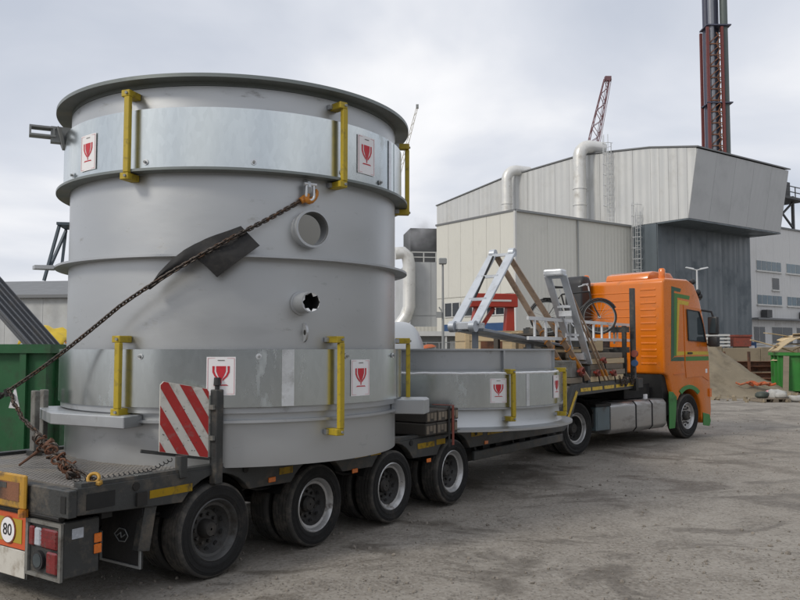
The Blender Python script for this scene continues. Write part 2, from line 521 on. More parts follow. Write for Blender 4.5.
# ================================================================== THE SETTING
def ground_material():
    m = bpy.data.materials.new('gravel_yard')
    m.use_nodes = True
    nt = m.node_tree
    N = nt.nodes.new
    K = nt.links.new
    b = nt.nodes['Principled BSDF']
    tc = N('ShaderNodeTexCoord')

    def nz(scale, detail=6, rough=0.6, dist=0.0, off=(0, 0, 0), sc=(1, 1, 1)):
        mp = N('ShaderNodeMapping')
        mp.inputs['Location'].default_value = off
        mp.inputs['Scale'].default_value = sc
        K(tc.outputs['Object'], mp.inputs[0])
        n = N('ShaderNodeTexNoise')
        n.inputs['Scale'].default_value = scale
        n.inputs['Detail'].default_value = detail
        n.inputs['Roughness'].default_value = rough
        n.inputs['Distortion'].default_value = dist
        K(mp.outputs[0], n.inputs['Vector'])
        return n.outputs['Fac']

    def rng(s, a, c, lo=0.0, hi=1.0):
        r = N('ShaderNodeMapRange')
        r.inputs['From Min'].default_value = a
        r.inputs['From Max'].default_value = c
        r.inputs['To Min'].default_value = lo
        r.inputs['To Max'].default_value = hi
        K(s, r.inputs[0])
        return r.outputs[0]

    def mixc(f, A, B):
        x = N('ShaderNodeMix'); x.data_type = 'RGBA'
        K(f, x.inputs['Factor'])
        for s, v in (('A', A), ('B', B)):
            if isinstance(v, tuple):
                x.inputs[s].default_value = list(v) + [1]
            else:
                K(v, x.inputs[s])
        return x.outputs['Result']

    def mul(a, c):
        x = N('ShaderNodeMath'); x.operation = 'MULTIPLY'
        K(a, x.inputs[0])
        if isinstance(c, float):
            x.inputs[1].default_value = c
        else:
            K(c, x.inputs[1])
        return x.outputs[0]

    big = nz(0.35, 5)
    mid = nz(1.7, 8, 0.7)
    fine = nz(22, 5, 0.7)
    c1 = mixc(rng(big, 0.35, 0.65), (0.215, 0.191, 0.162), (0.295, 0.270, 0.236))
    c2 = mixc(rng(mid, 0.44, 0.70), c1, (0.145, 0.126, 0.104))
    c3 = mixc(rng(fine, 0.42, 0.72), c2, (0.345, 0.322, 0.287))
    vo = N('ShaderNodeTexVoronoi')
    vo.inputs['Scale'].default_value = 34
    K(tc.outputs['Object'], vo.inputs['Vector'])
    sc = N('ShaderNodeSeparateColor')
    K(vo.outputs['Color'], sc.inputs[0])
    pebble = mul(rng(sc.outputs[0], 0.72, 0.78), rng(vo.outputs['Distance'], 0.42, 0.3))
    c4 = mixc(mul(pebble, 0.6), c3, (0.14, 0.128, 0.115))
    wet1 = nz(0.75, 8, 0.68, 0.9, (11.3, 2.6, 0), (0.75, 1.0, 1))
    wetf = rng(wet1, 0.52, 0.60)
    grit = nz(9, 6, 0.75)
    c5 = mixc(mul(mul(wetf, 0.85), rng(grit, 0.36, 0.6, 0.55, 1.0)), c4, (0.105, 0.09, 0.072))
    # faint tyre tracks swinging across the yard
    trk = None
    for (cx, cy, rad_) in ((40.0, -10.0, 33.0), (40.0, -10.0, 35.1), (-30.0, 2.0, 38.5), (-30.0, 2.0, 40.4)):
        vd = N('ShaderNodeVectorMath'); vd.operation = 'DISTANCE'
        K(tc.outputs['Object'], vd.inputs[0]); vd.inputs[1].default_value = (cx, cy, 0)
        s1 = N('ShaderNodeMath'); s1.operation = 'SUBTRACT'; K(vd.outputs['Value'], s1.inputs[0]); s1.inputs[1].default_value = rad_
        s2 = N('ShaderNodeMath'); s2.operation = 'ABSOLUTE'; K(s1.outputs[0], s2.inputs[0])
        t1 = rng(s2.outputs[0], 0.30, 0.16)
        if trk is None:
            trk = t1
        else:
            mxn = N('ShaderNodeMath'); mxn.operation = 'MAXIMUM'
            K(trk, mxn.inputs[0]); K(t1, mxn.inputs[1])
            trk = mxn.outputs[0]
    brk = rng(nz(0.9, 4, 0.6, 0.3, (2, 9, 0)), 0.40, 0.62)
    c5 = mixc(mul(mul(trk, brk), 0.42), c5, (0.135, 0.118, 0.098))
    K(c5, b.inputs['Base Color'])
    K(rng(wetf, 0, 1, 0.92, 0.6), b.inputs['Roughness'])
    b.inputs['Specular IOR Level'].default_value = 0.35
    h = N('ShaderNodeMath'); h.operation = 'ADD'
    K(mul(fine, 0.6), h.inputs[0])
    K(mul(pebble, 0.9), h.inputs[1])
    bp = N('ShaderNodeBump')
    bp.inputs['Strength'].default_value = 0.75
    bp.inputs['Distance'].default_value = 0.02
    K(h.outputs[0], bp.inputs['Height'])
    b2 = N('ShaderNodeBump')
    b2.inputs['Strength'].default_value = 0.5
    b2.inputs['Distance'].default_value = 0.05
    K(mid, b2.inputs['Height'])
    K(bp.outputs[0], b2.inputs['Normal'])
    K(b2.outputs[0], b.inputs['Normal'])
    MATS['gravel_yard'] = m


ground_material()


def ground_z(x, y):
    d = sqrt((x - 2) ** 2 + (y - 12) ** 2)
    if d > 45:
        return 0.0
    f = min(1, (45 - d) / 15)
    return f * (0.03 * mnoise.noise(Vector((x * 0.5, y * 0.5, 1.3))) + 0.016 * mnoise.noise(Vector((x * 1.7, y * 1.7, 5.3))) - 0.012)


def make_ground():
    n = 190
    xs = [2 + 9 * math.sinh(5.0 * (i / n * 2 - 1)) for i in range(n + 1)]
    ys = [9 + 9 * math.sinh(5.0 * (i / n * 2 - 1)) for i in range(n + 1)]
    b = MB()
    for y in ys:
        for x in xs:
            b.v.append(Vector((x, y, ground_z(x, y))))
    for j in range(n):
        for i in range(n):
            a = j * (n + 1) + i
            b.f.append([a, a + 1, a + n + 2, a + n + 1])
    g = b.build('ground', 'gravel_yard', None, smooth=True, angle=80, raw=True)
    tag(g, 'grey brown gravel yard with damp dark patches', 'ground', kind='structure')


make_ground()


def make_stones():
    b = MB()
    t = (1 + sqrt(5)) / 2
    iv = [Vector(p).normalized() for p in [(-1, t, 0), (1, t, 0), (-1, -t, 0), (1, -t, 0), (0, -1, t), (0, 1, t), (0, -1, -t), (0, 1, -t), (t, 0, -1), (t, 0, 1), (-t, 0, -1), (-t, 0, 1)]]
    fs = [(0, 11, 5), (0, 5, 1), (0, 1, 7), (0, 7, 10), (0, 10, 11), (1, 5, 9), (5, 11, 4), (11, 10, 2), (10, 7, 6), (7, 1, 8), (3, 9, 4), (3, 4, 2), (3, 2, 6), (3, 6, 8), (3, 8, 9), (4, 9, 5), (2, 4, 11), (6, 2, 10), (8, 6, 7), (9, 8, 1)]
    R = random.Random(3)
    for i in range(11000):
        y = 3.6 + 26 * R.random() ** 1.7
        x = (R.random() * 1.15 - 0.5) * y
        if mnoise.noise(Vector((x * 0.35, y * 0.6, 9))) + R.random() * 0.6 < 0.12:
            continue
        s = 0.005 + 0.019 * R.random() ** 5
        rot = Euler((R.random() * 6, R.random() * 6, R.random() * 6)).to_matrix()
        sc = Vector((s * R.uniform(0.7, 1.5), s * R.uniform(0.7, 1.5), s * R.uniform(0.5, 0.9)))
        z = ground_z(x, y) + sc.z * 0.3
        b.add([Vector((x, y, z)) + rot @ Vector((p.x * sc.x, p.y * sc.y, p.z * sc.z)) * R.uniform(0.85, 1.15) for p in iv], fs)
    o = b.build('gravel_stones', 'stone', None, raw=True)
    tag(o, 'loose stones scattered over the gravel yard', 'stones', kind='stuff')


make_stones()

# ------------------------------------------------------------------ works buildings (one rotated frame for the whole plant)
BO = Vector((9.42, 65.0, 0.0))
BA = radians(36.0)
BM = Matrix.Translation(BO) @ Matrix.Rotation(BA, 4, 'Z')


def panels_x(parent, m, x, y0, y1, zb, zt, step, th=0.07):
    """vertical cladding panels on a face at local x (looking to -x)"""
    n = max(1, round((y1 - y0) / step))
    for i in range(n):
        a = y0 + (y1 - y0) * i / n + 0.012
        c = y0 + (y1 - y0) * (i + 1) / n - 0.012
        MB().add([(x, a, zb(a)), (x, c, zb(c)), (x, c, zt(c)), (x, a, zt(a)), (x - th, a, zb(a)), (x - th, c, zb(c)), (x - th, c, zt(c)), (x - th, a, zt(a))],
                 [(0, 1, 2, 3), (7, 6, 5, 4), (0, 4, 5, 1), (1, 5, 6, 2), (2, 6, 7, 3), (3, 7, 4, 0)]).build('cladding_panel', m, parent)


def panels_y(parent, m, yb, yt, x0, x1, zb, zt, step, th=0.07):
    """panels on a face looking to -y; yb / yt: y at foot and head"""
    n = max(1, round((x1 - x0) / step))
    for i in range(n):
        a = x0 + (x1 - x0) * i / n + 0.012
        c = x0 + (x1 - x0) * (i + 1) / n - 0.012
        MB().add([(a, yb, zb), (c, yb, zb), (c, yt, zt), (a, yt, zt), (a, yb - th, zb), (c, yb - th, zb), (c, yt - th, zt), (a, yt - th, zt)],
                 [(0, 1, 2, 3), (7, 6, 5, 4), (0, 4, 5, 1), (1, 5, 6, 2), (2, 6, 7, 3), (3, 7, 4, 0)]).build('cladding_panel', m, parent)


# front block, cream cladding
fb = thing('factory_block', 'cream clad flat roofed factory block at the foot of the big hall', 'building', BO, BA)
core = MB().box(0.0, 14.9, 0.0, 10.2, -0.2, 13.3).build('wall', 'clad_cream', fb)
panels_x(core, 'clad_cream', -0.003, 0.0, 10.2, lambda y: 6.6, lambda y: 13.3, 1.7)
panels_x(core, 'clad_cream', -0.003, 0.0, 10.2, lambda y: 0.0, lambda y: 6.55, 3.4, th=0.05)
panels_y(core, 'clad_cream', -0.003, -0.003, 0.0, 14.9, 0.0, 13.3, 3.7, th=0.04)
MB().box(-0.14, 14.9, -0.14, 10.3, 13.3, 13.46).build('roof_coping', 'roof_edge', fb)
MB().beam((-0.09, -0.09, 0), (-0.09, -0.09, 13.3), 0.2, 0.2).build('corner_trim', 'frame_white', fb)
for (ya, yc, za, zc) in ((6.9, 9.0, 4.9, 6.1), (4.0, 6.3, 4.9, 6.1), (1.2, 3.4, 4.9, 6.1)):
    w = MB().box(-0.09, -0.075, ya, yc, za, zc).build('window', 'pane_dark', fb)
    f = MB()
    for q in (ya, (ya + yc) / 2, yc):
        f.box(-0.14, -0.09, q - 0.06, q + 0.06, za - 0.06, zc + 0.06)
    f.box(-0.138, -0.091, ya, yc, za - 0.08, za).box(-0.138, -0.091, ya, yc, zc, zc + 0.08)
    f.build('window_frame', 'frame_white', w)
MB().box(-0.16, -0.06, 0.6, 9.2, 3.1, 4.2).build('fascia_band', 'blue_band', fb)
MB().box(-0.9, -0.06, 0.2, 9.9, 2.6, 2.75).build('canopy', 'frame_white', fb)

# downpipe and gutter on the shaded side of the cream block
MB().tube([(7.4, -0.16, 0), (7.4, -0.16, 13.2)], 0.07, 8).build('downpipe', 'pole_grey', fb, smooth=True)
MB().box(0.0, 14.8, -0.26, -0.142, 13.26, 13.40).build('gutter', 'pole_grey', fb)
# the big hall
hall = thing('boiler_hall', 'tall pale ribbed hall with sloping roof and overhanging grey top storey', 'building', BO, BA)


def hall_top(y):
    pr = [(-6.96, 19.4), (-2.15, 20.3), (5.8, 21.2), (17, 20.85), (29, 19.45)]
    for (a, za), (c, zc) in zip(pr, pr[1:]):
        if y <= c + 1e-6:
            return za + (zc - za) * (y - a) / (c - a)
    return 19.45


prof = [(-2.7, 0), (-2.7, 13.4), (-5.9, 13.4), (-6.9, 19.35), (-2.15, 20.25), (5.8, 21.15), (17, 20.8), (29, 19.4), (29, 0)]
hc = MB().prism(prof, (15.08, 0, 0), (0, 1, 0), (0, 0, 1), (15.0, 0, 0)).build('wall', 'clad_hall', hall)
panels_x(hc, 'clad_light', 15.07, -2.15, 29.0, lambda y: 13.4, hall_top, 1.95)
panels_x(hc, 'clad_light', 15.07, -6.9, -2.15, lambda y: 13.4 if y > -5.95 else 13.4 + (-5.95 - y) / 1.0 * 5.9, hall_top, 0.95)
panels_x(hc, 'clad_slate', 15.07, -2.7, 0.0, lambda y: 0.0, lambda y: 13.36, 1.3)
panels_y(hc, 'clad_hall', -5.9, -6.9, 15.05, 30.1, 13.4, 19.33, 3.0)  # flat panels in a darker grey that carries some of this side's shade
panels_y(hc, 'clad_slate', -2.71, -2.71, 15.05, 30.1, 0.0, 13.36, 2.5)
MB().prism([(-7.1, 19.42), (-2.15, 20.34), (5.8, 21.24), (17, 20.89), (29.1, 19.48), (29.1, 19.6), (17, 21.02), (5.8, 21.37), (-2.15, 20.47), (-7.1, 19.54)],
           (14.9, 0, 0), (0, 1, 0), (0, 0, 1), (15.35, 0, 0)).build('roof', 'roof_edge', hall)
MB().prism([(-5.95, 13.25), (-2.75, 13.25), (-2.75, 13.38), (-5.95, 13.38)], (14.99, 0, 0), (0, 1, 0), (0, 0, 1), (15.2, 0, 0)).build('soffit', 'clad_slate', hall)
MB().tube([(21, 3, 20.4), (21, 3, 22.0)], 0.5, 12).build('roof_vent', 'duct_metal', hall, smooth=True)


def duct(y, x, z0, ztop, r):
    pts = [(x, y, z0), (x, y, ztop - 1.1)]
    for k in range(1, 9):
        a = k / 8 * pi / 2
        pts.append((x + 1.1 * (1 - cos(a)), y - 0.4 * (1 - cos(a)), ztop - 1.1 + 1.1 * sin(a)))
    pts.append((x + 2.6, y - 0.8, ztop - 0.05))
    d = MB().tube(pts, r, 20).build('exhaust_duct', 'duct_metal', hall, smooth=True, angle=50)
    for z in (z0 + 1.3, z0 + 2.9, z0 + 4.5):
        if z < ztop - 1.2:
            MB().tube([(x, y, z), (x, y, z + 0.12)], r + 0.06, 20).build('duct_collar', 'duct_metal', d, smooth=True)


duct(15.2, 13.6, 13.0, 21.3, 0.55)
duct(5.0, 13.6, 13.0, 21.8, 0.62)


def cage_ladder(parent, x, y, z0, z1, w=0.55):
    b = MB()
    b.beam((x, y - w / 2, z0), (x, y - w / 2, z1), 0.06, 0.06).beam((x, y + w / 2, z0), (x, y + w / 2, z1), 0.06, 0.06)
    z = z0 + 0.3
    while z < z1:
        b.beam((x, y - w / 2, z), (x, y + w / 2, z), 0.04, 0.04)
        z += 0.4
    o = b.build('access_ladder', 'lamp_pole', parent)
    c = MB()
    z = z0 + 2.2
    while z < z1 + 0.8:
        c.tube([(x + 0.05 - 0.75 * sin(a), y - 0.42 * cos(a), z) for a in [k * pi / 8 for k in range(9)]], 0.03, 5)
        z += 1.0
    for a in (0.25, 0.5, 0.75):
        c.beam((x + 0.05 - 0.75 * sin(a * pi), y - 0.42 * cos(a * pi), z0 + 2.2), (x + 0.05 - 0.75 * sin(a * pi), y - 0.42 * cos(a * pi), z1 + 0.8), 0.04, 0.04)
    c.build('ladder_cage', 'lamp_pole', o)


cage_ladder(hall, 14.7, 2.3, 13.4, 21.6)
cage_ladder(hall, 14.7, -0.9, 2.0, 14.6)

# white office wing with window strips
wing = thing('office_wing', 'off-white office wing with strip windows beside the slate grey hall base', 'building', BO, BA)
wc = MB().box(30.6, 75.0, 3.3, 16.0, -0.2, 16.4).build('wall', 'clad_white', wing)
panels_y(wc, 'clad_white', 3.297, 3.297, 30.6, 75.0, 0.0, 16.4, 3.7, th=0.05)
MB().box(30.5, 75.1, 3.1, 16.1, 16.4, 16.6).build('roof_coping', 'roof_edge', wing)


def strip_window(x0, x1, z0, z1, n, m='pane_blue'):
    w = MB().box(x0, x1, 3.215, 3.235, z0, z1).build('window', 'frame_white', wing)
    for i in range(n):
        a = x0 + (x1 - x0) * i / n + 0.06
        c = x0 + (x1 - x0) * (i + 1) / n - 0.06
        MB().box(a, c, 3.19, 3.213, z0 + 0.06, z1 - 0.06).build('pane', m, w)
    MB().box(x0 - 0.1, x1 + 0.1, 3.05, 3.21, z0 - 0.15, z0 - 0.02).build('sill', 'frame_white', w)


for (z0, z1) in ((11.1, 12.3), (7.15, 8.3)):
    strip_window(41.6, 47.0, z0, z1, 5)
    strip_window(48.2, 53.6, z0, z1, 5)
    strip_window(55.0, 60.5, z0, z1, 5)
strip_window(44.9, 46.5, 8.95, 10.4, 1, 'pane_dark')
MB().box(40.0, 75.0, 2.2, 3.2, 5.35, 5.55).build('canopy', 'roof_edge', wing)
for (a, c) in ((40.7, 43.1), (44.6, 49.2), (50.2, 52.6), (54, 58)):
    strip_window(a, c, 2.6, 4.6, 2, 'pane_dark')
for a in (42.2, 50.8):
    MB().box(a, a + 1.1, 2.4, 3.1, 5.6, 6.5).build('air_unit', 'dark_plant', wing)
# steel platform on the wing roof
pf = MB()
for (a, c) in ((48.5, 5.0), (53.5, 5.0), (48.5, 9.0), (53.5, 9.0)):
    pf.beam((a, c, 16.5), (a, c, 21.3), 0.3, 0.3)
pf.beam((48.5, 5, 17.2), (53.5, 5, 20.5), 0.2, 0.2).beam((53.5, 5, 17.2), (48.5, 5, 20.5), 0.2, 0.2)
pf.box(47.5, 55, 4, 10, 20.6, 20.9)
for a in (47.6, 50, 52.5, 54.9):
    pf.beam((a, 4.1, 20.9), (a, 4.1, 22.2), 0.1, 0.1)
pf.beam((47.6, 4.1, 22.2), (54.9, 4.1, 22.2), 0.1, 0.1).beam((47.6, 4.1, 21.5), (54.9, 4.1, 21.5), 0.1, 0.1)
ro = pf.build('roof_platform', 'dark_plant', wing)
MB().box(49, 53, 5, 9, 20.9, 23.0).build('plant_box', 'dark_plant', ro)

# hall further left, with steam and a fat pipe
h2 = thing('rear_plant', 'grey windowless plant building with railed roof behind the silver vessel', 'building', (-2.3, 95.0, 0), radians(8))
c2 = MB().box(3.6, 16, 0, 14, -0.2, 12.4).build('wall', 'clad_hall', h2)
panels_y(c2, 'clad_hall', -0.003, -0.003, 3.6, 16, 0.0, 5.9, 2.5)
panels_y(c2, 'clad_hall', -0.003, -0.003, 3.6, 16, 6.0, 12.4, 2.5)
rl = MB()
for k in range(9):
    rl.beam((3.7 + k * 1.5, 0, 12.4), (3.7 + k * 1.5, 0, 13.6), 0.12, 0.12)
rl.beam((3.7, 0, 13.6), (16, 0, 13.6), 0.12, 0.12).beam((3.7, 0, 13.0), (16, 0, 13.0), 0.1, 0.1)
rl.build('roof_railing', 'frame_white', h2)
MB().box(-8, 16, -2.0, 0.4, -0.2, 4.6).build('low_annex', 'clad_cream', h2)
MB().box(3.9, 8, 2, 8, 12.4, 16.8).build('cooling_tower', 'dark_plant', h2)
pipe = [(1.6, -0.8, 13.3), (2.6, -0.8, 13.4), (3.1, -0.8, 13.0), (3.3, -0.8, 12.0), (3.3, -0.8, 7.0), (2.9, -0.8, 5.8), (1.9, -0.8, 4.4)]
MB().tube(pipe, 0.75, 14).build('fat_pipe', 'duct_metal', h2, smooth=True, angle=60)

# steam drifting off that roof
st = bpy.data.materials.new('steam_volume')
st.use_nodes = True
nt = st.node_tree
nt.nodes.clear()
so = nt.nodes.new('ShaderNodeOutputMaterial')
pv = nt.nodes.new('ShaderNodeVolumePrincipled')
pv.inputs['Color'].default_value = (0.9, 0.9, 0.92, 1)
tcn = nt.nodes.new('ShaderNodeTexCoord')
nn = nt.nodes.new('ShaderNodeTexNoise')
nn.inputs['Scale'].default_value = 0.6
nn.inputs['Detail'].default_value = 4
gr = nt.nodes.new('ShaderNodeMapRange')
gr.inputs['From Min'].default_value = 0.42
gr.inputs['From Max'].default_value = 0.75
gr.inputs['To Max'].default_value = 0.85
nt.links.new(tcn.outputs['Object'], nn.inputs['Vector'])
nt.links.new(nn.outputs['Fac'], gr.inputs[0])
vl = nt.nodes.new('ShaderNodeVectorMath'); vl.operation = 'LENGTH'
nt.links.new(tcn.outputs['Object'], vl.inputs[0])
fo = nt.nodes.new('ShaderNodeMapRange')
fo.inputs['From Min'].default_value = 2.2; fo.inputs['From Max'].default_value = 0.3
nt.links.new(vl.outputs['Value'], fo.inputs[0])
ml_ = nt.nodes.new('ShaderNodeMath'); ml_.operation = 'MULTIPLY'
nt.links.new(gr.outputs[0], ml_.inputs[0]); nt.links.new(fo.outputs[0], ml_.inputs[1])
nt.links.new(ml_.outputs[0], pv.inputs['Density'])
nt.links.new(pv.outputs[0], so.inputs['Volume'])
MATS['steam_volume'] = st
bs = MB()
bs.lathe([(0.01, -2.6), (1.2, -2.2), (2.0, -0.8), (2.3, 0.6), (1.6, 2.0), (0.01, 2.8)], 14, closed_prof=False)
so_ = bs.build('steam', 'steam_volume', None, smooth=True)
so_.location = (2.4, 93.0, 15.6)
tag(so_, 'faint steam drifting off the roof behind the vessel', 'steam', kind='stuff')

# chimney cluster
ch = thing('chimney_stack', 'tall cluster of chimney flues bound in a red lattice frame', 'chimney', (44.4, 110.0, 0))
for (dx, dy, r, m) in ((1.05, -0.2, 0.52, 'stack_green'), (0.15, 0.9, 0.6, 'stack_blue'), (-0.85, -0.5, 0.42, 'stack_silver'), (-0.95, 1.0, 0.5, 'stack_blue')):
    MB().tube([(dx, dy, 0), (dx, dy, 75)], r, 16).build('flue', m, ch, smooth=True)
lt = MB()
for (dx, dy) in ((-1.55, -0.9), (0.42, -1.0), (1.7, 1.3), (-1.55, 1.5)):
    o = MB().beam((dx, dy, 0), (dx, dy, 46.8), 0.34, 0.34).build('lattice_post', 'stack_red', ch)
z = 22.0
while z < 46:
    lt.beam((-1.55, -0.9, z), (0.42, -1.0, z), 0.14, 0.14)
    lt.beam((-1.55, -0.9, z), (0.42, -1.0, z + 1.6), 0.12, 0.12)
    lt.beam((-0.35, -0.95, z), (0.1, -0.95, z + 0.9), 0.14, 0.14)
    lt.beam((0.1, -0.95, z + 0.9), (-0.35, -0.95, z + 1.6), 0.14, 0.14)
    z += 1.6
lt.build('lattice_bracing', 'rusty', ch)
for z in (24, 36.0, 47.0):
    MB().prism([(-1.72, -1.1), (1.75, -1.1), (1.75, 1.6), (-1.72, 1.6)], (0, 0, z), (1, 0, 0), (0, 1, 0), (0, 0, 0.16)).build('frame_ring', 'stack_blue', ch)


def lattice_boom(name, label, p, q, w, m, bays, chord):
    p, q = Vector(p), Vector(q)
    t = thing(name, label, 'crane', p)
    d = (q - p)
    s = Vector((1, 0, 0)); s = (s - d.normalized() * s.dot(d.normalized())).normalized()
    u = d.normalized().cross(s)
    ws = lambda k: w * (1.0 if k < 0.8 else 1.0 - 2.2 * (k - 0.8))
    for a in (-1, 1):
        for c in (-1, 1):
            pts = []
            for k in (0, 0.8, 1.0):
                pts.append(d * k + (s * a + u * c) * ws(k) / 2)
            MB().tube(pts, chord, 5).build('chord', m, t)
    b = MB()
    for i in range(bays):
        k0, k1 = i / bays, (i + 1) / bays
        for c in (-1, 1):
            a0 = 1 if i % 2 else -1
            b.beam(d * k0 + (s * a0 + u * c) * ws(k0) / 2, d * k1 + (s * -a0 + u * c) * ws(k1) / 2, chord, chord)
            b.beam(d * k0 + (s * c + u * a0) * ws(k0) / 2, d * k1 + (s * c - u * a0) * ws(k1) / 2, chord, chord)
    b.build('lacing', m, t)
    return t, d


t_, d_ = lattice_boom('crawler_crane', 'dark red lattice crane boom rising behind the hall roof', (25.5, 140, 0), (36.9, 140, 50.0), 1.55, 'crane_red', 34, 0.09)
MB().box(d_.x - 0.4, d_.x + 0.7, -0.4, 0.4, d_.z - 0.4, d_.z + 0.4).build('boom_head', 'crane_red', t_)
cb = MB()
for k in (0.0, 0.8):
    cb.tube([(d_.x + k, 0, d_.z), (d_.x - 8.5 + k, 0, 5)], 0.05, 4)
cb.build('hoist_rope', 'crane_red', t_)
MB().box(-3, 2.5, -2, 2, 0, 3.2).build('upper_works', 'crane_red', t_)
t_, d_ = lattice_boom('tower_crane', 'thin cream crane jib just showing behind the vessel rim', (-9.4, 150, 0), (3.3, 150, 48.0), 0.5, 'crane_cream', 50, 0.05)
MB().box(d_.x - 0.25, d_.x + 0.25, -0.3, 0.3, d_.z - 0.3, d_.z + 0.4).build('boom_head', 'pole_grey', t_)
MB().box(-3, 2.5, -2, 2, 0, 3.2).build('upper_works', 'crane_cream', t_)

# shed on the left horizon
sh = thing('storage_shed', 'long pale corrugated shed with low roof on the left', 'shed', (-46, 64, 0), radians(-9))
sc_ = MB().box(0, 38, 0, 14, -0.2, 5.9).build('wall', 'clad_shed', sh)
panels_y(sc_, 'clad_shed', -0.003, -0.003, 0, 38, 0, 5.9, 3.2)
MB().prism([(-0.5, 5.9), (7, 7.6), (14.5, 5.9), (14.5, 6.15), (7, 7.85), (-0.5, 6.15)], (-0.4, 0, 0), (0, 1, 0), (0, 0, 1), (38.8, 0, 0)).build('roof', 'roof_edge', sh)


# unseen buildings added behind the camera so the bright bands mirror less sky
for i, (loc, rz, ln, hh, lab) in enumerate((((38, -34, 0), radians(176), 70, 7.5, 'long unseen grey building added behind the camera to be mirrored in the bright bands'), ((44, -30, 0), radians(100), 60, 8.5, 'second unseen grey building added on the right for the reflections'))):
    wh = thing('added_warehouse', lab, 'added_warehouse', loc, rz)
    MB().box(0, ln, 0, 12, -0.2, hh).build('wall', 'added_wall_grey', wh)
    MB().prism([(-0.5, hh), (6, hh + 2.2), (12.5, hh), (12.5, hh + 0.25), (6, hh + 2.45), (-0.5, hh + 0.25)], (-0.4, 0, 0), (0, 1, 0), (0, 0, 1), (ln + 0.8, 0, 0)).build('roof', 'roof_edge', wh)
    for k in range(int(ln / 12)):
        MB().box(5 + k * 12, 9 + k * 12, -0.06, -0.003, 0, 4.5).build('door', 'pole_grey', wh)

# ------------------------------------------------------------------ right hand yard: wall, sand, skip, junk
wl = thing('retaining_wall', 'stained old concrete wall behind the sand heap', 'wall', (12, 47, 0), radians(9))
for i in range(12):
    MB().box(i * 2.5, i * 2.5 + 2.47, 0, 0.4, -0.1, 2.1 + 0.05 * (i % 3)).build('wall_segment', 'concrete_old', wl, bevel=0.02)
for i, (dy, z, dx) in enumerate(((-0.5, 0.9, 0), (-0.8, 0.55, 0.4), (-1.2, 0.25, -0.3), (-0.6, 1.2, 0.8))):
    o = thing('steel_girder', ['topmost but one rusty girder stacked along the concrete wall', 'rusty girder stacked third from the ground along the concrete wall',
                               'rusty girder lying lowest along the concrete wall', 'topmost rusty girder stacked along the concrete wall'][i], 'girder',
              (17.6 + dx, 46.0 + dy, 0), radians(9), 'girders along the wall')
    g = MB()
    for zz in (z - 0.15, z + 0.12):
        g.box(0, 6.0, -0.2, 0.2, zz, zz + 0.03)
    g.build('flange', 'rusty', o)
    MB().box(0, 6.0, -0.02, 0.02, z - 0.12, z + 0.12).build('web', 'rusty', o)
for k in (0, 1, 2):
    p = thing('support_post', ['leftmost rusty post holding the girder stack', 'middle rusty post holding the girder stack', 'rightmost rusty post holding the girder stack'][k], 'post', (18.2 + k * 1.5, 45.05 + k * 0.24, 0), radians(9))
    MB().box(-0.06, 0.06, -0.06, 0.06, 0, 1.9).build('shaft', 'rusty', p)
    MB().box(-0.15, 0.15, -0.15, 0.15, 0, 0.04).build('foot_plate', 'rusty', p)


def heap(name, label, cat, cx, cy, rx, ry, h, m, seed, parts=46, kind=None):
    b = MB()
    nr, na = 34, parts * 2
    R = Vector((seed * 3.1, seed * 1.7, 0))
    b.v.append(Vector((0, 0, h)))
    for i in range(1, nr + 1):
        k = i / nr
        for j in range(na):
            a = 2 * pi * j / na
            wob = 1 + 0.16 * mnoise.noise(Vector((cos(a) * 1.5, sin(a) * 1.5, seed)))
            x, y = k * rx * wob * cos(a), k * ry * wob * sin(a)
            z = h * (0.5 + 0.5 * cos(pi * k ** 0.85)) + (1 - k) * 0.30 * mnoise.noise(Vector((x * 1.3, y * 1.3, 3)) + R) + 0.10 * (1 - k * k) * mnoise.noise(Vector((x * 2.9, y * 2.9, 7)) + R) + 0.05 * mnoise.noise(Vector((x * 5, y * 5, 3)) + R)
            b.v.append(Vector((x, y, z if i < nr else -0.05)))
    for j in range(na):
        b.f.append([0, 1 + j, 1 + (j + 1) % na])
    for i in range(nr - 1):
        for j in range(na):
            a = 1 + i * na + j
            c = 1 + i * na + (j + 1) % na
            b.f.append([a, a + na, c + na, c])
    o = b.build(name, m, None, smooth=True, angle=70)
    o.location = (cx, cy, 0)
    tag(o, label, cat, kind=kind)
    return o


mat('sand', (0.215, 0.183, 0.132), rough=0.95, var=0.18, scale=1.5, bump=0.5, bscale=9, dirt=(0.145, 0.122, 0.088), damt=0.45, dscale=1.2, spec=0.2)
heap('sand_heap', 'heap of tan sand and rubble beside the truck cab', 'sand heap', 13.3, 37.5, 6.0, 4.2, 2.6, 'sand', 2)
net = MB()
R = random.Random(5)
for k in range(7):
    x = 15.0 + R.uniform(-0.5, 0.5); y = 34.75 + R.uniform(-0.1, 0.1)
    pts = [(x + i * 0.16, y + 0.12 * sin(i + k), 0.60 - 0.015 * i + 0.06 * sin(i * 1.7 + k)) for i in range(6)]
    net.tube(pts, 0.045, 5)
tag(net.build('safety_netting', 'orange_net', None), 'crumpled orange netting lying on the sand heap', 'netting')


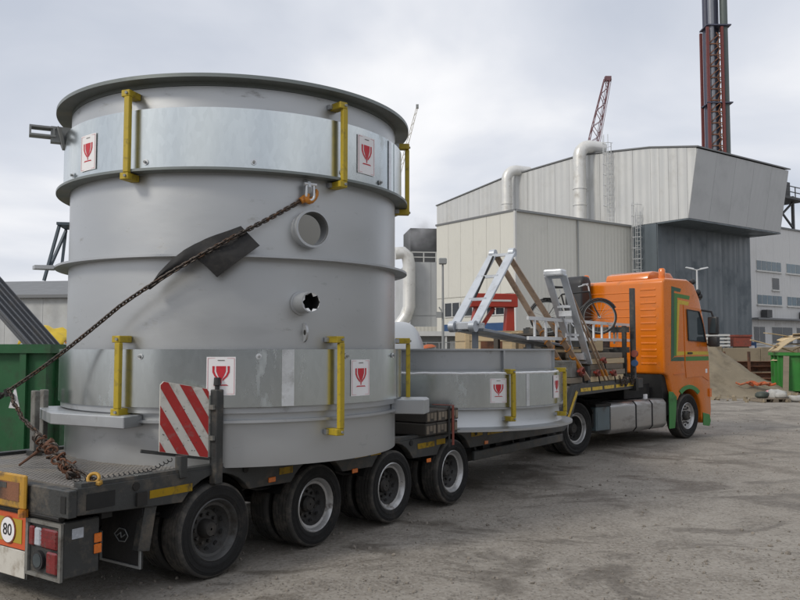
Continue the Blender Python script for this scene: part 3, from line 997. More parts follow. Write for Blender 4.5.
def skip(name, label, loc, rz, ln, wd, h, m, nrib, flare=0.12):
    t = thing(name, label, 'skip', loc, rz)
    th = 0.05
    MB().box(0, ln, 0, th, 0.15, h).build('side_wall', m, t)
    MB().box(0, ln, wd - th, wd, 0.15, h).build('side_wall', m, t)
    MB().box(0, th, th, wd - th, 0.15, h).build('end_wall', m, t)
    MB().box(ln - th, ln, th, wd - th, 0.15, h).build('end_wall', m, t)
    MB().box(0, ln, 0, wd, 0.12, 0.149).build('floor', m, t)
    for i in range(nrib):
        x = ln * (i + 0.5) / nrib
        MB().box(x - 0.05, x + 0.05, -0.09, -0.002, 0.15, h - 0.1).build('rib', m, t)
    for i in range(3):
        y = wd * (i + 0.5) / 3
        MB().box(-0.09, -0.002, y - 0.05, y + 0.05, 0.15, h - 0.1).build('rib', m, t)
        MB().box(ln + 0.002, ln + 0.09, y - 0.05, y + 0.05, 0.15, h - 0.1).build('rib', m, t)
    r = MB().box(-0.11, ln + 0.11, -0.11, -0.005, h - 0.1, h + 0.04).box(-0.11, ln + 0.11, wd + 0.005, wd + 0.11, h - 0.1, h + 0.04)
    r.box(-0.11, -0.005, -0.004, wd + 0.004, h - 0.1, h + 0.04).box(ln + 0.005, ln + 0.11, -0.004, wd + 0.004, h - 0.1, h + 0.04)
    r.build('top_rail', m, t)
    MB().box(0.2, ln - 0.2, 0.3, 0.45, 0, 0.12).box(0.2, ln - 0.2, wd - 0.45, wd - 0.3, 0, 0.12).build('runner', 'chassis_black', t)
    return t


sk = skip('waste_skip', 'bright green waste skip heaped with scrap wood at the right edge', (17.6, 37.0, 0), radians(-14), 6.0, 2.3, 1.85, 'skip_green_light', 11)
pl = MB().box(1.02, 1.75, -0.115, -0.092, 1.0, 1.42).build('label_plate', 'paper', sk)
lw = MB()
lw.box(1.10, 1.14, -0.122, -0.116, 1.08, 1.34).box(1.10, 1.28, -0.1222, -0.1162, 1.30, 1.34).box(1.10, 1.24, -0.1222, -0.1162, 1.19, 1.23)
lw.box(1.34, 1.38, -0.122, -0.116, 1.08, 1.26).box(1.34, 1.5, -0.1222, -0.1162, 1.22, 1.26).box(1.46, 1.5, -0.1224, -0.1164, 1.08, 1.26).box(1.34, 1.5, -0.1222, -0.1162, 1.08, 1.12)
lw.build('lettering', 'stripe_green', pl)
R = random.Random(11)
SKM = Matrix.Translation((17.6, 37.0, 0)) @ Matrix.Rotation(radians(-14), 4, 'Z')
wood_words = ['long pale board poking out left over the green skip rim', 'broad pale sheet of plywood curling over the skip', 'bleached plank lying across the scrap wood',
              'splintered brown board under the plywood in the skip', 'thin batten sticking up from the skip', 'warped light panel at the back of the skip', 'grey weathered plank on the skip load',
              'short pale offcut on the skip rim', 'orange tinted board at the left of the scrap wood', 'wide board lying flat on the skip load']
for i in range(10):
    ln = [3.2, 2.4, 2.6, 2.2, 1.8, 2.0, 2.4, 1.2, 2.0, 2.6][i]
    w = [0.16, 1.0, 0.35, 0.3, 0.10, 0.9, 0.3, 0.3, 0.4, 0.8][i]
    bx = MB()
    n = 8
    bend = R.uniform(0.05, 0.25) if i in (1, 5) else 0.02
    for j in range(n):
        k0, k1 = j / n, (j + 1) / n
        z0 = bend * sin(pi * k0) * 2; z1 = bend * sin(pi * k1) * 2
        bx.add([(ln * (k0 - 0.5), -w / 2, z0), (ln * (k1 - 0.5), -w / 2, z1), (ln * (k1 - 0.5), w / 2, z1), (ln * (k0 - 0.5), w / 2, z0),
                (ln * (k0 - 0.5), -w / 2, z0 + 0.035), (ln * (k1 - 0.5), -w / 2, z1 + 0.035), (ln * (k1 - 0.5), w / 2, z1 + 0.035), (ln * (k0 - 0.5), w / 2, z0 + 0.035)],
               [(3, 2, 1, 0), (4, 5, 6, 7), (0, 1, 5, 4), (2, 3, 7, 6)] + ([(3, 0, 4, 7)] if j == 0 else []) + ([(1, 2, 6, 5)] if j == n - 1 else []))
    o = bx.build('scrap_board', ['timber_pale', 'timber_grey'][i in (3, 6)], None)
    px = [0.2, 0.9, 1.3, 0.8, 1.6, 1.5, 2.0, 0.6, 0.5, 2.2][i]
    o.location = SKM @ Vector((px, 0.7 + 0.11 * i, 2.02 + 0.075 * i))
    o.rotation_euler = (R.uniform(-0.2, 0.2), [0.28, -0.12, 0.1, -0.05, -0.4, 0.1, 0.15, -0.2, 0.18, 0.0][i], R.uniform(-0.5, 0.5))
    tag(o, wood_words[i], 'board', 'scrap wood in the skip')
o = heap('scrap_load', 'brown mass of broken wood filling the green skip', 'scrap', 0, 0, 2.9, 1.15, 0.95, 'timber_pale', 6, kind='stuff')
o.location = SKM @ Vector((2.75, 1.15, 1.55)); o.rotation_euler = (0, 0, radians(-14))
o = MB().box(-0.12, 0.12, -0.03, 0.03, 0, 1.75).build('leaning_plank', 'timber_grey', None)
o.location = (17.55, 36.6, 0); o.rotation_euler = (radians(-8), radians(4), radians(-14))
tag(o, 'brown plank leaning on the end of the green skip', 'plank')


def sack(name, label, loc, sx, sy, sz, m, seed, rz=0):
    b = MB()
    n, k = 14, 9
    for i in range(k + 1):
        th = -pi / 2 + pi * i / k
        for j in range(n):
            a = 2 * pi * j / n
            c = max(0.02, cos(th)) ** 0.45
            p = Vector((sx * c * math.copysign(abs(cos(a)) ** 0.7, cos(a)), sy * c * math.copysign(abs(sin(a)) ** 0.7, sin(a)), sz * math.copysign(abs(sin(th)) ** 0.8, sin(th)) + sz))
            p *= 1 + 0.34 * mnoise.noise(p * 3 + Vector((seed, 0, 0))) + 0.10 * mnoise.noise(p * 11 + Vector((seed, 4, 0)))
            p.z = max(0.0, p.z)
            b.v.append(p)
    for i in range(k):
        for j in range(n):
            a = i * n + j; c = i * n + (j + 1) % n
            b.f.append([a, c, c + n, a + n])
    b.f.append(list(range(n))[::-1]); b.f.append([k * n + j for j in range(n)])
    o = b.build(name, m, None, smooth=True, angle=70)
    o.location = loc; o.rotation_euler = (0, 0, rz)
    tag(o, label, 'sack')
    return o


def pallet(name, label, loc, rz):
    t = thing(name, label, 'pallet', loc, rz)
    for i in range(5):
        MB().box(-0.6, 0.6, -0.4 + i * 0.17, -0.4 + i * 0.17 + 0.12, 0.115, 0.137).build('deck_board', 'timber_grey', t)
    for i in range(3):
        MB().box(-0.6 + i * 0.5, -0.4 + i * 0.5, -0.4, 0.4, 0.0, 0.113).build('bearer', 'timber_grey', t)


pallet('pallet', 'low wooden pallet in front of the green skip', (14.55, 31.6, 0), radians(6))
sack('refuse_sack', 'dark green sack lying on the pallet before the skip', (14.25, 31.6, 0.137), 0.27, 0.22, 0.14, 'sack_dark', 1, 0.4)
sack('cement_sack', 'white filled sack on the right of the pallet', (14.92, 31.55, 0.137), 0.26, 0.18, 0.11, 'sack_white', 2, -0.2)
sack('cement_sack', 'white filled sack on the gravel right of the pallet', (15.6, 31.5, 0.0), 0.34, 0.2, 0.12, 'sack_white', 3, 0.1)
sack('cement_sack', 'pale sack lying behind the pallet close to the skip', (15.2, 32.4, 0.0), 0.34, 0.24, 0.2, 'sack_white', 4, 0.3)
sack('plastic_bag', 'small pinkish bag at the foot of the leaning plank', (15.75, 34.3, 0.0), 0.15, 0.13, 0.15, 'print_pink', 5, 0.3)

# stacked things on the bank behind the wall
for i, (x, z, c, lab) in enumerate(((20.6, 2.2, 'frame_white', 'white slatted rack on the bank behind the wall'), (21.9, 2.2, 'strap_red', 'red crate on the bank behind the wall'), (22.6, 2.15, 'blue_band', 'small blue and white sign on the bank beside the red crate'))):
    t = thing(['slatted_rack', 'plastic_crate', 'small_sign'][i], lab, ['rack', 'crate', 'sign'][i], (x, 51.5, z))
    if i == 0:
        for k in range(4):
            MB().box(-0.9, 0.5, -0.3, 0.3, k * 0.22, k * 0.22 + 0.12).build('slat', c, t)
        MB().box(-0.85, -0.75, -0.25, 0.25, -2.2, 0.75).box(0.35, 0.45, -0.25, 0.25, -2.2, 0.75).build('post', 'pole_grey', t)
    elif i == 1:
        MB().box(-0.5, 0.5, -0.4, 0.4, 0, 0.62).build('body', c, t)
        MB().box(-0.56, 0.56, -0.46, 0.46, 0.62, 0.74).build('rim', c, t)
        MB().box(-0.4, 0.4, -0.3, 0.3, -2.2, -0.003).build('plinth', 'concrete_old', t)
    else:
        MB().box(-0.3, 0.3, -0.03, 0.03, -0.3, 0.32).build('panel', c, t)
        MB().box(-0.18, 0.18, -0.036, -0.031, -0.15, 0.1).build('pictogram', 'paper', t)
        MB().box(-0.03, 0.03, 0.031, 0.07, -2.15, 0.3).build('post', 'pole_grey', t)

# street lamp
sl = thing('street_lamp', 'slim grey double-arm street lamp in front of the slate hall', 'street lamp', (22.35, 60, 0))
MB().tube([(0, 0, 0), (0, 0, 4), (0, 0, 8.0)], [0.11, 0.085, 0.06], 10).build('pole', 'lamp_pole', sl, smooth=True)
for s in (-1, 1):
    MB().tube([(0, 0, 7.95), (s * 0.3, 0, 8.02)], 0.045, 8).build('arm', 'lamp_pole', sl, smooth=True)
    MB().add([(s * 0.25, -0.13, 7.98), (s * 0.85, -0.1, 8.12), (s * 0.85, 0.1, 8.12), (s * 0.25, 0.13, 7.98), (s * 0.25, -0.1, 8.1), (s * 0.8, -0.08, 8.2), (s * 0.8, 0.08, 8.2), (s * 0.25, 0.1, 8.1)],
             [(3, 2, 1, 0), (4, 5, 6, 7), (0, 1, 5, 4), (1, 2, 6, 5), (2, 3, 7, 6), (3, 0, 4, 7)]).build('lamp_head', 'lamp_pole', sl)
# single lamp post left of the cream block
lp = thing('lamp_post', 'thin lamp post with square head before the cream block', 'lamp post', (2.2, 41, 0))
MB().tube([(0, 0, 0), (0, 0, 6.5)], [0.08, 0.05], 8).build('pole', 'pole_grey', lp, smooth=True)
MB().box(-0.2, 0.2, -0.16, 0.16, 6.4, 6.72).build('lamp_head', 'pole_grey', lp, bevel=0.04)
MB().box(-0.35, -0.06, -0.12, 0.1, 3.65, 3.95).build('camera_box', 'pole_grey', lp)
MB().tube([(0, 0, 3.9), (-0.2, 0, 4.2)], 0.04, 6).build('arm', 'pole_grey', lp)

# rubble round the sand heap and the skip
def rubble():
    b = MB()
    R = random.Random(21)
    c8 = [(-1, -1, -1), (1, -1, -1), (1, 1, -1), (-1, 1, -1), (-1, -1, 1), (1, -1, 1), (1, 1, 1), (-1, 1, 1)]
    for i in range(420):
        a = R.uniform(0, 6.28)
        k = R.uniform(0.80, 1.25)
        if i % 4 == 0:
            x, y = R.uniform(13.0, 18.5), R.uniform(30.8, 36.0)
        else:
            x, y = 13.3 + 6.0 * k * cos(a), 37.5 + 4.2 * k * sin(a)
        s = 0.03 + 0.10 * R.random() ** 3
        q = Euler((R.random() * 6, R.random() * 6, R.random() * 6)).to_matrix()
        b.add([Vector((x, y, s * 0.4)) + q @ Vector((p[0] * s * R.uniform(0.5, 1.1), p[1] * s * R.uniform(0.5, 1.1), p[2] * s * R.uniform(0.4, 0.9))) for p in c8],
              [(3, 2, 1, 0), (4, 5, 6, 7), (0, 1, 5, 4), (1, 2, 6, 5), (2, 3, 7, 6), (3, 0, 4, 7)])
    o = b.build('rubble', 'concrete_old', None, bevel=0.0)
    tag(o, 'loose rubble strewn round the sand heap and skip', 'rubble', kind='stuff')


rubble()

# ------------------------------------------------------------------ middle distance behind the load
tk = thing('storage_tank', 'grey horizontal tank with domed end behind the ring', 'tank', (0.10, 24.5, 0), radians(20))
pr = [(1.12, -5.5)] + [(1.12 * cos(a), 0.55 * sin(a)) for a in [k * pi / 2 / 8 for k in range(9)]]
fr = Matrix.Translation((0, 0, 1.78)) @ Matrix.Rotation(radians(90), 4, 'Y')
MB().lathe([(r, z) for r, z in pr], 40, closed_prof=False, frame=fr).build('shell', 'tank_grey', tk, smooth=True, angle=60)
for x in (-0.6, -4):
    MB().box(x - 0.15, x + 0.15, -0.9, 0.9, 0, 1.0).build('saddle', 'pole_grey', tk)

tr = thing('red_trestle', 'red steel portal trestle standing behind the crates', 'trestle', (2.95, 26, 0), radians(12))
MB().box(-0.75, 0.85, -0.25, 0.25, 3.42, 3.86).build('crossbeam', 'signal_red', tr, bevel=0.02)
MB().box(-0.2, 0.62, -0.262, -0.25, 3.6, 3.66).build('scuff', 'frame_white', tr)
for (x0, x1) in ((-1.0, -0.45), (0.5, 0.62)):
    MB().add([(x0 - 0.2, -0.22, 0), (x0 + 0.28, -0.22, 0), (x0 + 0.28, 0.22, 0), (x0 - 0.2, 0.22, 0), (x1 - 0.10, -0.15, 3.42), (x1 + 0.13, -0.15, 3.42), (x1 + 0.13, 0.15, 3.42), (x1 - 0.10, 0.15, 3.42)],
             [(3, 2, 1, 0), (4, 5, 6, 7), (0, 1, 5, 4), (1, 2, 6, 5), (2, 3, 7, 6), (3, 0, 4, 7)]).build('leg', 'signal_red', tr)
MB().beam((-0.7, 0, 2.2), (0.1, 0, 3.4), 0.12, 0.12).build('brace', 'signal_red', tr)
MB().box(-1.0, -0.86, -0.29, -0.262, 2.2, 2.32).build('reflector', 'paper', tr)


def crate(label, loc, rz, lx, ly, lz, slats, stamp=False, grp='wooden crates behind the ring'):
    t = thing('wooden_crate', label, 'crate', loc, rz, grp)
    h = lz / slats
    for i in range(slats):
        MB().box(-lx / 2, lx / 2, -ly / 2, -ly / 2 + 0.025, i * h + 0.008, (i + 1) * h - 0.008).build('board', 'timber_pale', t)
        MB().box(-lx / 2, -lx / 2 + 0.025, -ly / 2 + 0.03, ly / 2, i * h + 0.008, (i + 1) * h - 0.008).build('board', 'timber_pale', t)
    MB().box(-lx / 2 + 0.03, lx / 2, -ly / 2 + 0.03, ly / 2, 0.01, lz - 0.03).build('core', 'timber_grey', t)
    MB().box(-lx / 2, lx / 2, -ly / 2, ly / 2, lz, lz + 0.025).build('lid', 'timber_pale', t)
    for x in (-lx / 2 + 0.06, lx / 2 - 0.06):
        MB().box(x - 0.05, x + 0.05, -ly / 2 - 0.025, -ly / 2 - 0.001, 0, lz).build('batten', 'timber_pale', t)
    if stamp:
        MB().box(-0.25, 0.3, -ly / 2 - 0.006, -ly / 2 - 0.001, lz * 0.55, lz * 0.75).build('stencil_plate', 'rusty', t)
    return t


crate('pale wooden crate with a brown stencilled plate behind the ring', (2.15, 20.3, 1.55), radians(10), 1.3, 1.0, 0.95, 4, True)
crate('pale lower crate carrying the stencilled one', (2.2, 20.3, 0.75), radians(10), 1.4, 1.1, 0.76, 3)
crate('bottom crate of the stack with the stencilled plate', (2.2, 20.3, 0.0), radians(10), 1.4, 1.1, 0.72, 3)
crate('long pale crate right of the stencilled one under the slate beam', (3.75, 20.8, 1.42), radians(10), 1.7, 1.0, 0.62, 3)
crate('lower long crate right of the stencilled stack', (3.75, 20.8, 0.0), radians(10), 1.7, 1.0, 1.39, 6)
crate('small crate on top of the long pale crate', (3.3, 20.9, 2.07), radians(10), 0.7, 0.7, 0.45, 2)
crate('small box crate at the right end of the long crate top', (4.1, 20.9, 2.07), radians(4), 0.65, 0.6, 0.34, 2)

# white container office, rail and orange cover beyond
co = thing('site_cabin', 'low white site cabin with flat canopy behind the ring', 'cabin', (2.5, 45, 0), radians(6))
MB().box(-3, 2.2, 0, 3, 0, 2.75).build('body', 'pole_grey', co)
MB().box(-3.2, 2.4, -0.9, 3.1, 2.76, 3.02).build('canopy', 'frame_white', co)
d = MB().box(0.3, 1.2, -0.06, -0.003, 0.1, 2.5).build('door', 'frame_white', co)
MB().box(0.55, 0.9, -0.075, -0.062, 1.55, 1.95).build('door_window', 'pane_dark', d)
for x in (-0.05, 1.6, 2.3):
    MB().box(x - 0.05, x + 0.05, -0.85, -0.75, 0, 2.75).build('canopy_post', 'frame_white', co)
fnc = thing('mesh_fence', 'thin grey railing in front of the site cabin', 'fence', (0, 43, 0))
for i in range(9):
    MB().beam((i * 0.7, 0, 0), (i * 0.7, 0, 2.4), 0.05, 0.05).build('post', 'pole_grey', fnc)
for z in (1.2, 1.9, 2.4):
    MB().beam((0, 0.05, z), (5.6, 0.05, z), 0.04, 0.04).build('rail', 'pole_grey', fnc)
oc = MB()
oc.lathe([(0.01, 0.24), (0.3, 0.20), (0.5, 0.08), (0.55, 0.0), (0.01, 0.0)], 12, closed_prof=False)
o = oc.build('orange_cover', 'orange_net', None, smooth=True)
o.location = (1.45, 41.5, 2.1); o.scale = (0.8, 0.5, 0.8); o.rotation_euler = (0, radians(-8), 0)
tag(o, 'small orange cover on a stand before the site cabin', 'cover')
MB().box(-0.5, 0.5, -0.3, 0.3, -2.62, -0.005).build('stand', 'pole_grey', o)


# ================================================================== TRAILER
TC = Vector((-2.71, 8.17, 0.0))
TA = radians(55.4)
TM = Matrix.Translation(TC) @ Matrix.Rotation(TA, 4, 'Z')


def dz(t):
    return 1.012 - 0.010 * (t + 1.44)


def make_wheel(R, wd, rimR, rim_m, dish, hub_r, hub_out, name='wheel', dark=True):
    """axis along Y, outer face towards -Y; centre at the origin; returns the rim mesh with tyre and hub children"""
    fr = Matrix.Rotation(radians(90), 4, 'X')   # local z of the lathe -> -Y
    h = wd / 2
    fr = Matrix.Rotation(radians(90), 4, 'X')
    rim = MB().lathe([(rimR + 0.012, h * 0.86), (rimR, h * 0.92), (rimR - 0.012, h * 0.84), (rimR - 0.03, h * 0.55), (rimR - 0.055, h * 0.5), (rimR - 0.075, h * 0.5 - dish * 0.6), (hub_r + 0.09, h * 0.5 - dish), (hub_r, h * 0.5 - dish),
                      (0.01, h * 0.5 - dish), (0.01, -h * 0.7), (rimR, -h * 0.7)], 36, closed_prof=False, frame=fr).build(name, rim_m, None, smooth=True, angle=35)
    rim.data.materials.append(MATS['rim_grey'])
    for p in rim.data.polygons:
        if dark and sqrt(p.center.x ** 2 + p.center.z ** 2) < rimR - 0.05:
            p.material_index = 1
    prof = [(rimR, h * 0.80), (rimR + 0.02, h * 0.93), (R * 0.735, h * 0.965), (R * 0.74, h * 1.0), (R * 0.775, h * 1.0), (R * 0.78, h * 0.975), (R * 0.86, h * 0.985), (R * 0.865, h * 1.0), (R * 0.88, h * 1.0), (R * 0.885, h * 0.975), (R * 0.94, h * 0.965), (R * 0.985, h * 0.86), (R, h * 0.80)]
    g = 0.014
    tread = []
    for k in (0.5, 0.18, -0.18, -0.5):
        tread += [(R, h * (k + 0.035)), (R - g, h * (k + 0.03)), (R - g, h * (k - 0.03)), (R, h * (k - 0.035))]
    prof += tread + [(R, -h * 0.80), (R * 0.985, -h * 0.86), (R * 0.93, -h * 0.97), (R * 0.80, -h), (rimR, -h * 0.80)]
    ty = MB().lathe(prof, 56, closed_prof=True, frame=fr).build('tyre', 'tyre', rim, smooth=True, angle=40)
    ty.data.materials.append(MATS['tyre_tread'])
    for p in ty.data.polygons:
        if sqrt(p.center.x ** 2 + p.center.z ** 2) > R * 0.955:
            p.material_index = 1
    z0 = h * 0.5 - dish
    MB().lathe([(hub_r * 1.02, z0 - 0.01), (hub_r, z0 + hub_out * 0.6), (hub_r * 0.72, z0 + hub_out), (0.01, z0 + hub_out)], 24, closed_prof=False, frame=fr).build('hub', 'hub_dark', rim, smooth=True)
    nb = MB()
    for k in range(10):
        a = 2 * pi * k / 10
        p = Vector(((hub_r + 0.045) * cos(a), -(z0 - 0.003), (hub_r + 0.045) * sin(a)))
        nb.tube([p, p + Vector((0, -0.035, 0))], 0.017, 6)
    tag(nb.build('wheel_nuts', 'hub_dark', rim), kind='stuff')
    hb = MB()
    for k in range(10):
        a = 2 * pi * (k + 0.5) / 10
        r_ = rimR - 0.085
        zc = h * 0.5 - dish * 0.82
        p = Vector((r_ * cos(a), -zc - 0.012, r_ * sin(a)))
        hb.tube([p, p + Vector((0, -0.008, 0))], 0.024, 8)
    tag(hb.build('hand_holes', 'hole_black', rim), kind='stuff')
    return rim


trailer = thing('low_loader_trailer', 'dark steel multi-axle low-loader trailer carrying the silver vessel', 'trailer', TC, TA)
WT = [0.0, 1.42, 2.82, 4.25]
WR = 0.43

# side beams with wheel arches cut in
for s in (-1, 1):
    poly = [(-1.44, dz(-1.44)), (-1.44, 0.80), (-0.72, 0.76)]
    for tw in WT:
        r = 0.515
        a0 = math.acos(0.5)
        base = 0.745 - 0.01 * tw
        sn = max(-1, min(1, (base - WR) / r))
        A = math.asin(sn)
        for k in range(11):
            a = pi - A - (pi - 2 * A) * k / 10
            poly.append((tw + r * cos(a), WR + r * sin(a)))
    poly += [(4.9, 0.70), (8.0, 0.66), (8.3, 0.80), (8.3, dz(8.3))]
    y0 = -s * 1.25
    MB().prism(poly, (0, y0, 0), (1, 0, 0), (0, 0, 1), (0, s * 0.1, 0)).build('side_beam', 'trailer_steel', trailer, bevel=0.006)
    # arch linings
    for tw in WT:
        b = MB()
        for k in range(10):
            a, c = radians(20 + 14 * k), radians(20 + 14 * (k + 1))
            b.add([(tw + 0.505 * cos(q), y, WR + 0.505 * sin(q)) for q in (a, c) for y in (y0 + s * 0.1, y0 + s * 0.75)], [(0, 1, 3, 2)])
        b.build('mudguard', 'chassis_black', trailer)
    MB().beam((-1.40, -s * 1.19, dz(-1.4) + 0.016), (8.3, -s * 1.19, dz(8.3) + 0.016), 0.10, 0.03).build('edge_rail', 'trailer_steel', trailer)

# deck plates
edges = [-1.40, -0.55, 0.85, 2.3, 3.75, 5.2, 6.7, 8.28]
for a, c in zip(edges, edges[1:]):
    MB().add([(a + 0.006, -1.13, dz(a) - 0.03), (c - 0.006, -1.13, dz(c) - 0.03), (c - 0.006, 1.13, dz(c) - 0.03), (a + 0.006, 1.13, dz(a) - 0.03), (a + 0.006, -1.13, dz(a)), (c - 0.006, -1.13, dz(c)), (c - 0.006, 1.13, dz(c)), (a + 0.006, 1.13, dz(a))],
             [(3, 2, 1, 0), (4, 5, 6, 7), (0, 1, 5, 4), (1, 2, 6, 5), (2, 3, 7, 6), (3, 0, 4, 7)]).build('deck_plate', 'deck_plate', trailer)
for s in (-0.45, 0.45):
    MB().box(-1.35, 8.25, s - 0.09, s + 0.09, 0.5, 0.86).build('main_girder', 'chassis_black', trailer)
for t in (-1.1, -0.65, 0.7, 2.1, 3.5, 5.2, 6.2, 7.2, 8.1):
    MB().box(t - 0.05, t + 0.05, -1.15, 1.15, 0.72, 0.87).build('crossmember', 'chassis_black', trailer)
for tw in WT:
    MB().tube([(tw, -0.95, WR), (tw, 0.95, WR)], 0.075, 12).build('axle', 'chassis_black', trailer, smooth=True)
    for s in (-0.6, 0.6):
        MB().tube([(tw + 0.25, s, 0.50), (tw + 0.25, s, 0.76)], 0.12, 12).build('air_spring', 'rubber', trailer, smooth=True)

# wheels: dual tyres both sides
wsrc = {'rim_grey': make_wheel(WR, 0.27, 0.275, 'rim_grey', 0.10, 0.085, 0.10), 'rim_silver': make_wheel(WR, 0.27, 0.275, 'rim_silver', 0.10, 0.085, 0.07)}
first = {'rim_grey': True, 'rim_silver': True}
for i, tw in enumerate(WT):
    for s in (1, -1):
        for k, off in enumerate((1.11, 0.79)):
            m = 'rim_grey' if i == 0 or k else 'rim_silver'
            if first[m]:
                w = wsrc[m]; first[m] = False
                w.parent = trailer
                w.location = (tw, -s * off, WR); w.rotation_euler = (0, 0.4 * i, 0 if s == 1 else pi)
            else:
                w = inst(wsrc[m], trailer, (tw, -s * off, WR), (0, 0.7 * i + 0.3, 0 if s == 1 else pi))

# reflective strips
for (a, c, z) in ((-0.76, -0.30, 0.865), (0.82, 1.02, 0.86), (2.05, 2.30, 0.885), (2.36, 2.56, 0.88), (3.35, 3.75, 0.855), (3.80, 4.02, 0.865), (4.72, 5.05, 0.885), (5.2, 5.7, 0.87), (5.75, 6.15, 0.865), (6.35, 6.8, 0.855), (6.95, 7.4, 0.85), (7.5, 7.9, 0.84)):
    for s in (1, -1):
        y = -s * 1.2535
        MB().box(a, c, min(y, y - s * 0.0), max(y, y - s * 0.004), z - 0.034, z + 0.034).build('reflective_strip', 'reflective_yellow', trailer)
for (a, z) in ((0.66, 0.80), (2.0, 0.72), (3.55, 0.66), (5.1, 0.74)):
    MB().box(a, a + 0.10, -1.266, -1.2505, z - 0.03, z + 0.02).build('marker_lamp', 'lamp_amber', trailer, bevel=0.005)
for t in (-0.9, 0.35, 1.9, 3.2, 4.85, 5.9, 7.0):
    MB().tube([(t, -1.262, 0.945 - 0.01 * t), (t, -1.25, 0.945 - 0.01 * t)], 0.035, 10).build('lashing_ring', 'chassis_black', trailer)
MB().box(-0.90, -0.80, -1.275, -1.251, 0.79, 0.90).build('bracket_plate', 'chassis_black', trailer)

# hoses and wiring slung under the deck
for i, (a, c, y, z0, sag) in enumerate(((-0.75, 0.6, -1.0, 0.70, 0.10), (0.5, 1.9, -0.98, 0.72, 0.08), (1.9, 3.4, -0.98, 0.70, 0.10), (3.5, 5.2, -1.0, 0.68, 0.07), (5.1, 7.9, -1.05, 0.60, 0.06), (-1.3, -0.7, -0.55, 0.5, 0.12))):
    MB().tube([(a + (c - a) * k / 10, y, z0 - sag * sin(pi * k / 10) + 0.012 * sin(k * 2.1)) for k in range(11)], 0.016, 7).build('air_hose', 'cable_black', trailer, smooth=True)
# low side guard
MB().beam((4.86, -1.20, 0.567), (8.0, -1.20, 0.545), 0.05, 0.13).build('side_guard', 'trailer_steel', trailer, bevel=0.01)
for t in (5.0, 6.2, 7.5):
    MB().beam((t, -1.16, 0.56), (t, -1.10, 0.80), 0.05, 0.05).build('guard_hanger', 'chassis_black', trailer)
MB().box(4.95, 8.2, -1.0, 1.0, 0.45, 0.72).build('underbody', 'chassis_black', trailer)
for t in (5.3, 5.7, 6.5, 6.9, 7.6):
    MB().box(t, t + 0.22, -1.12, -1.02, 0.58, 0.74).build('lashing_box', 'chassis_black', trailer)

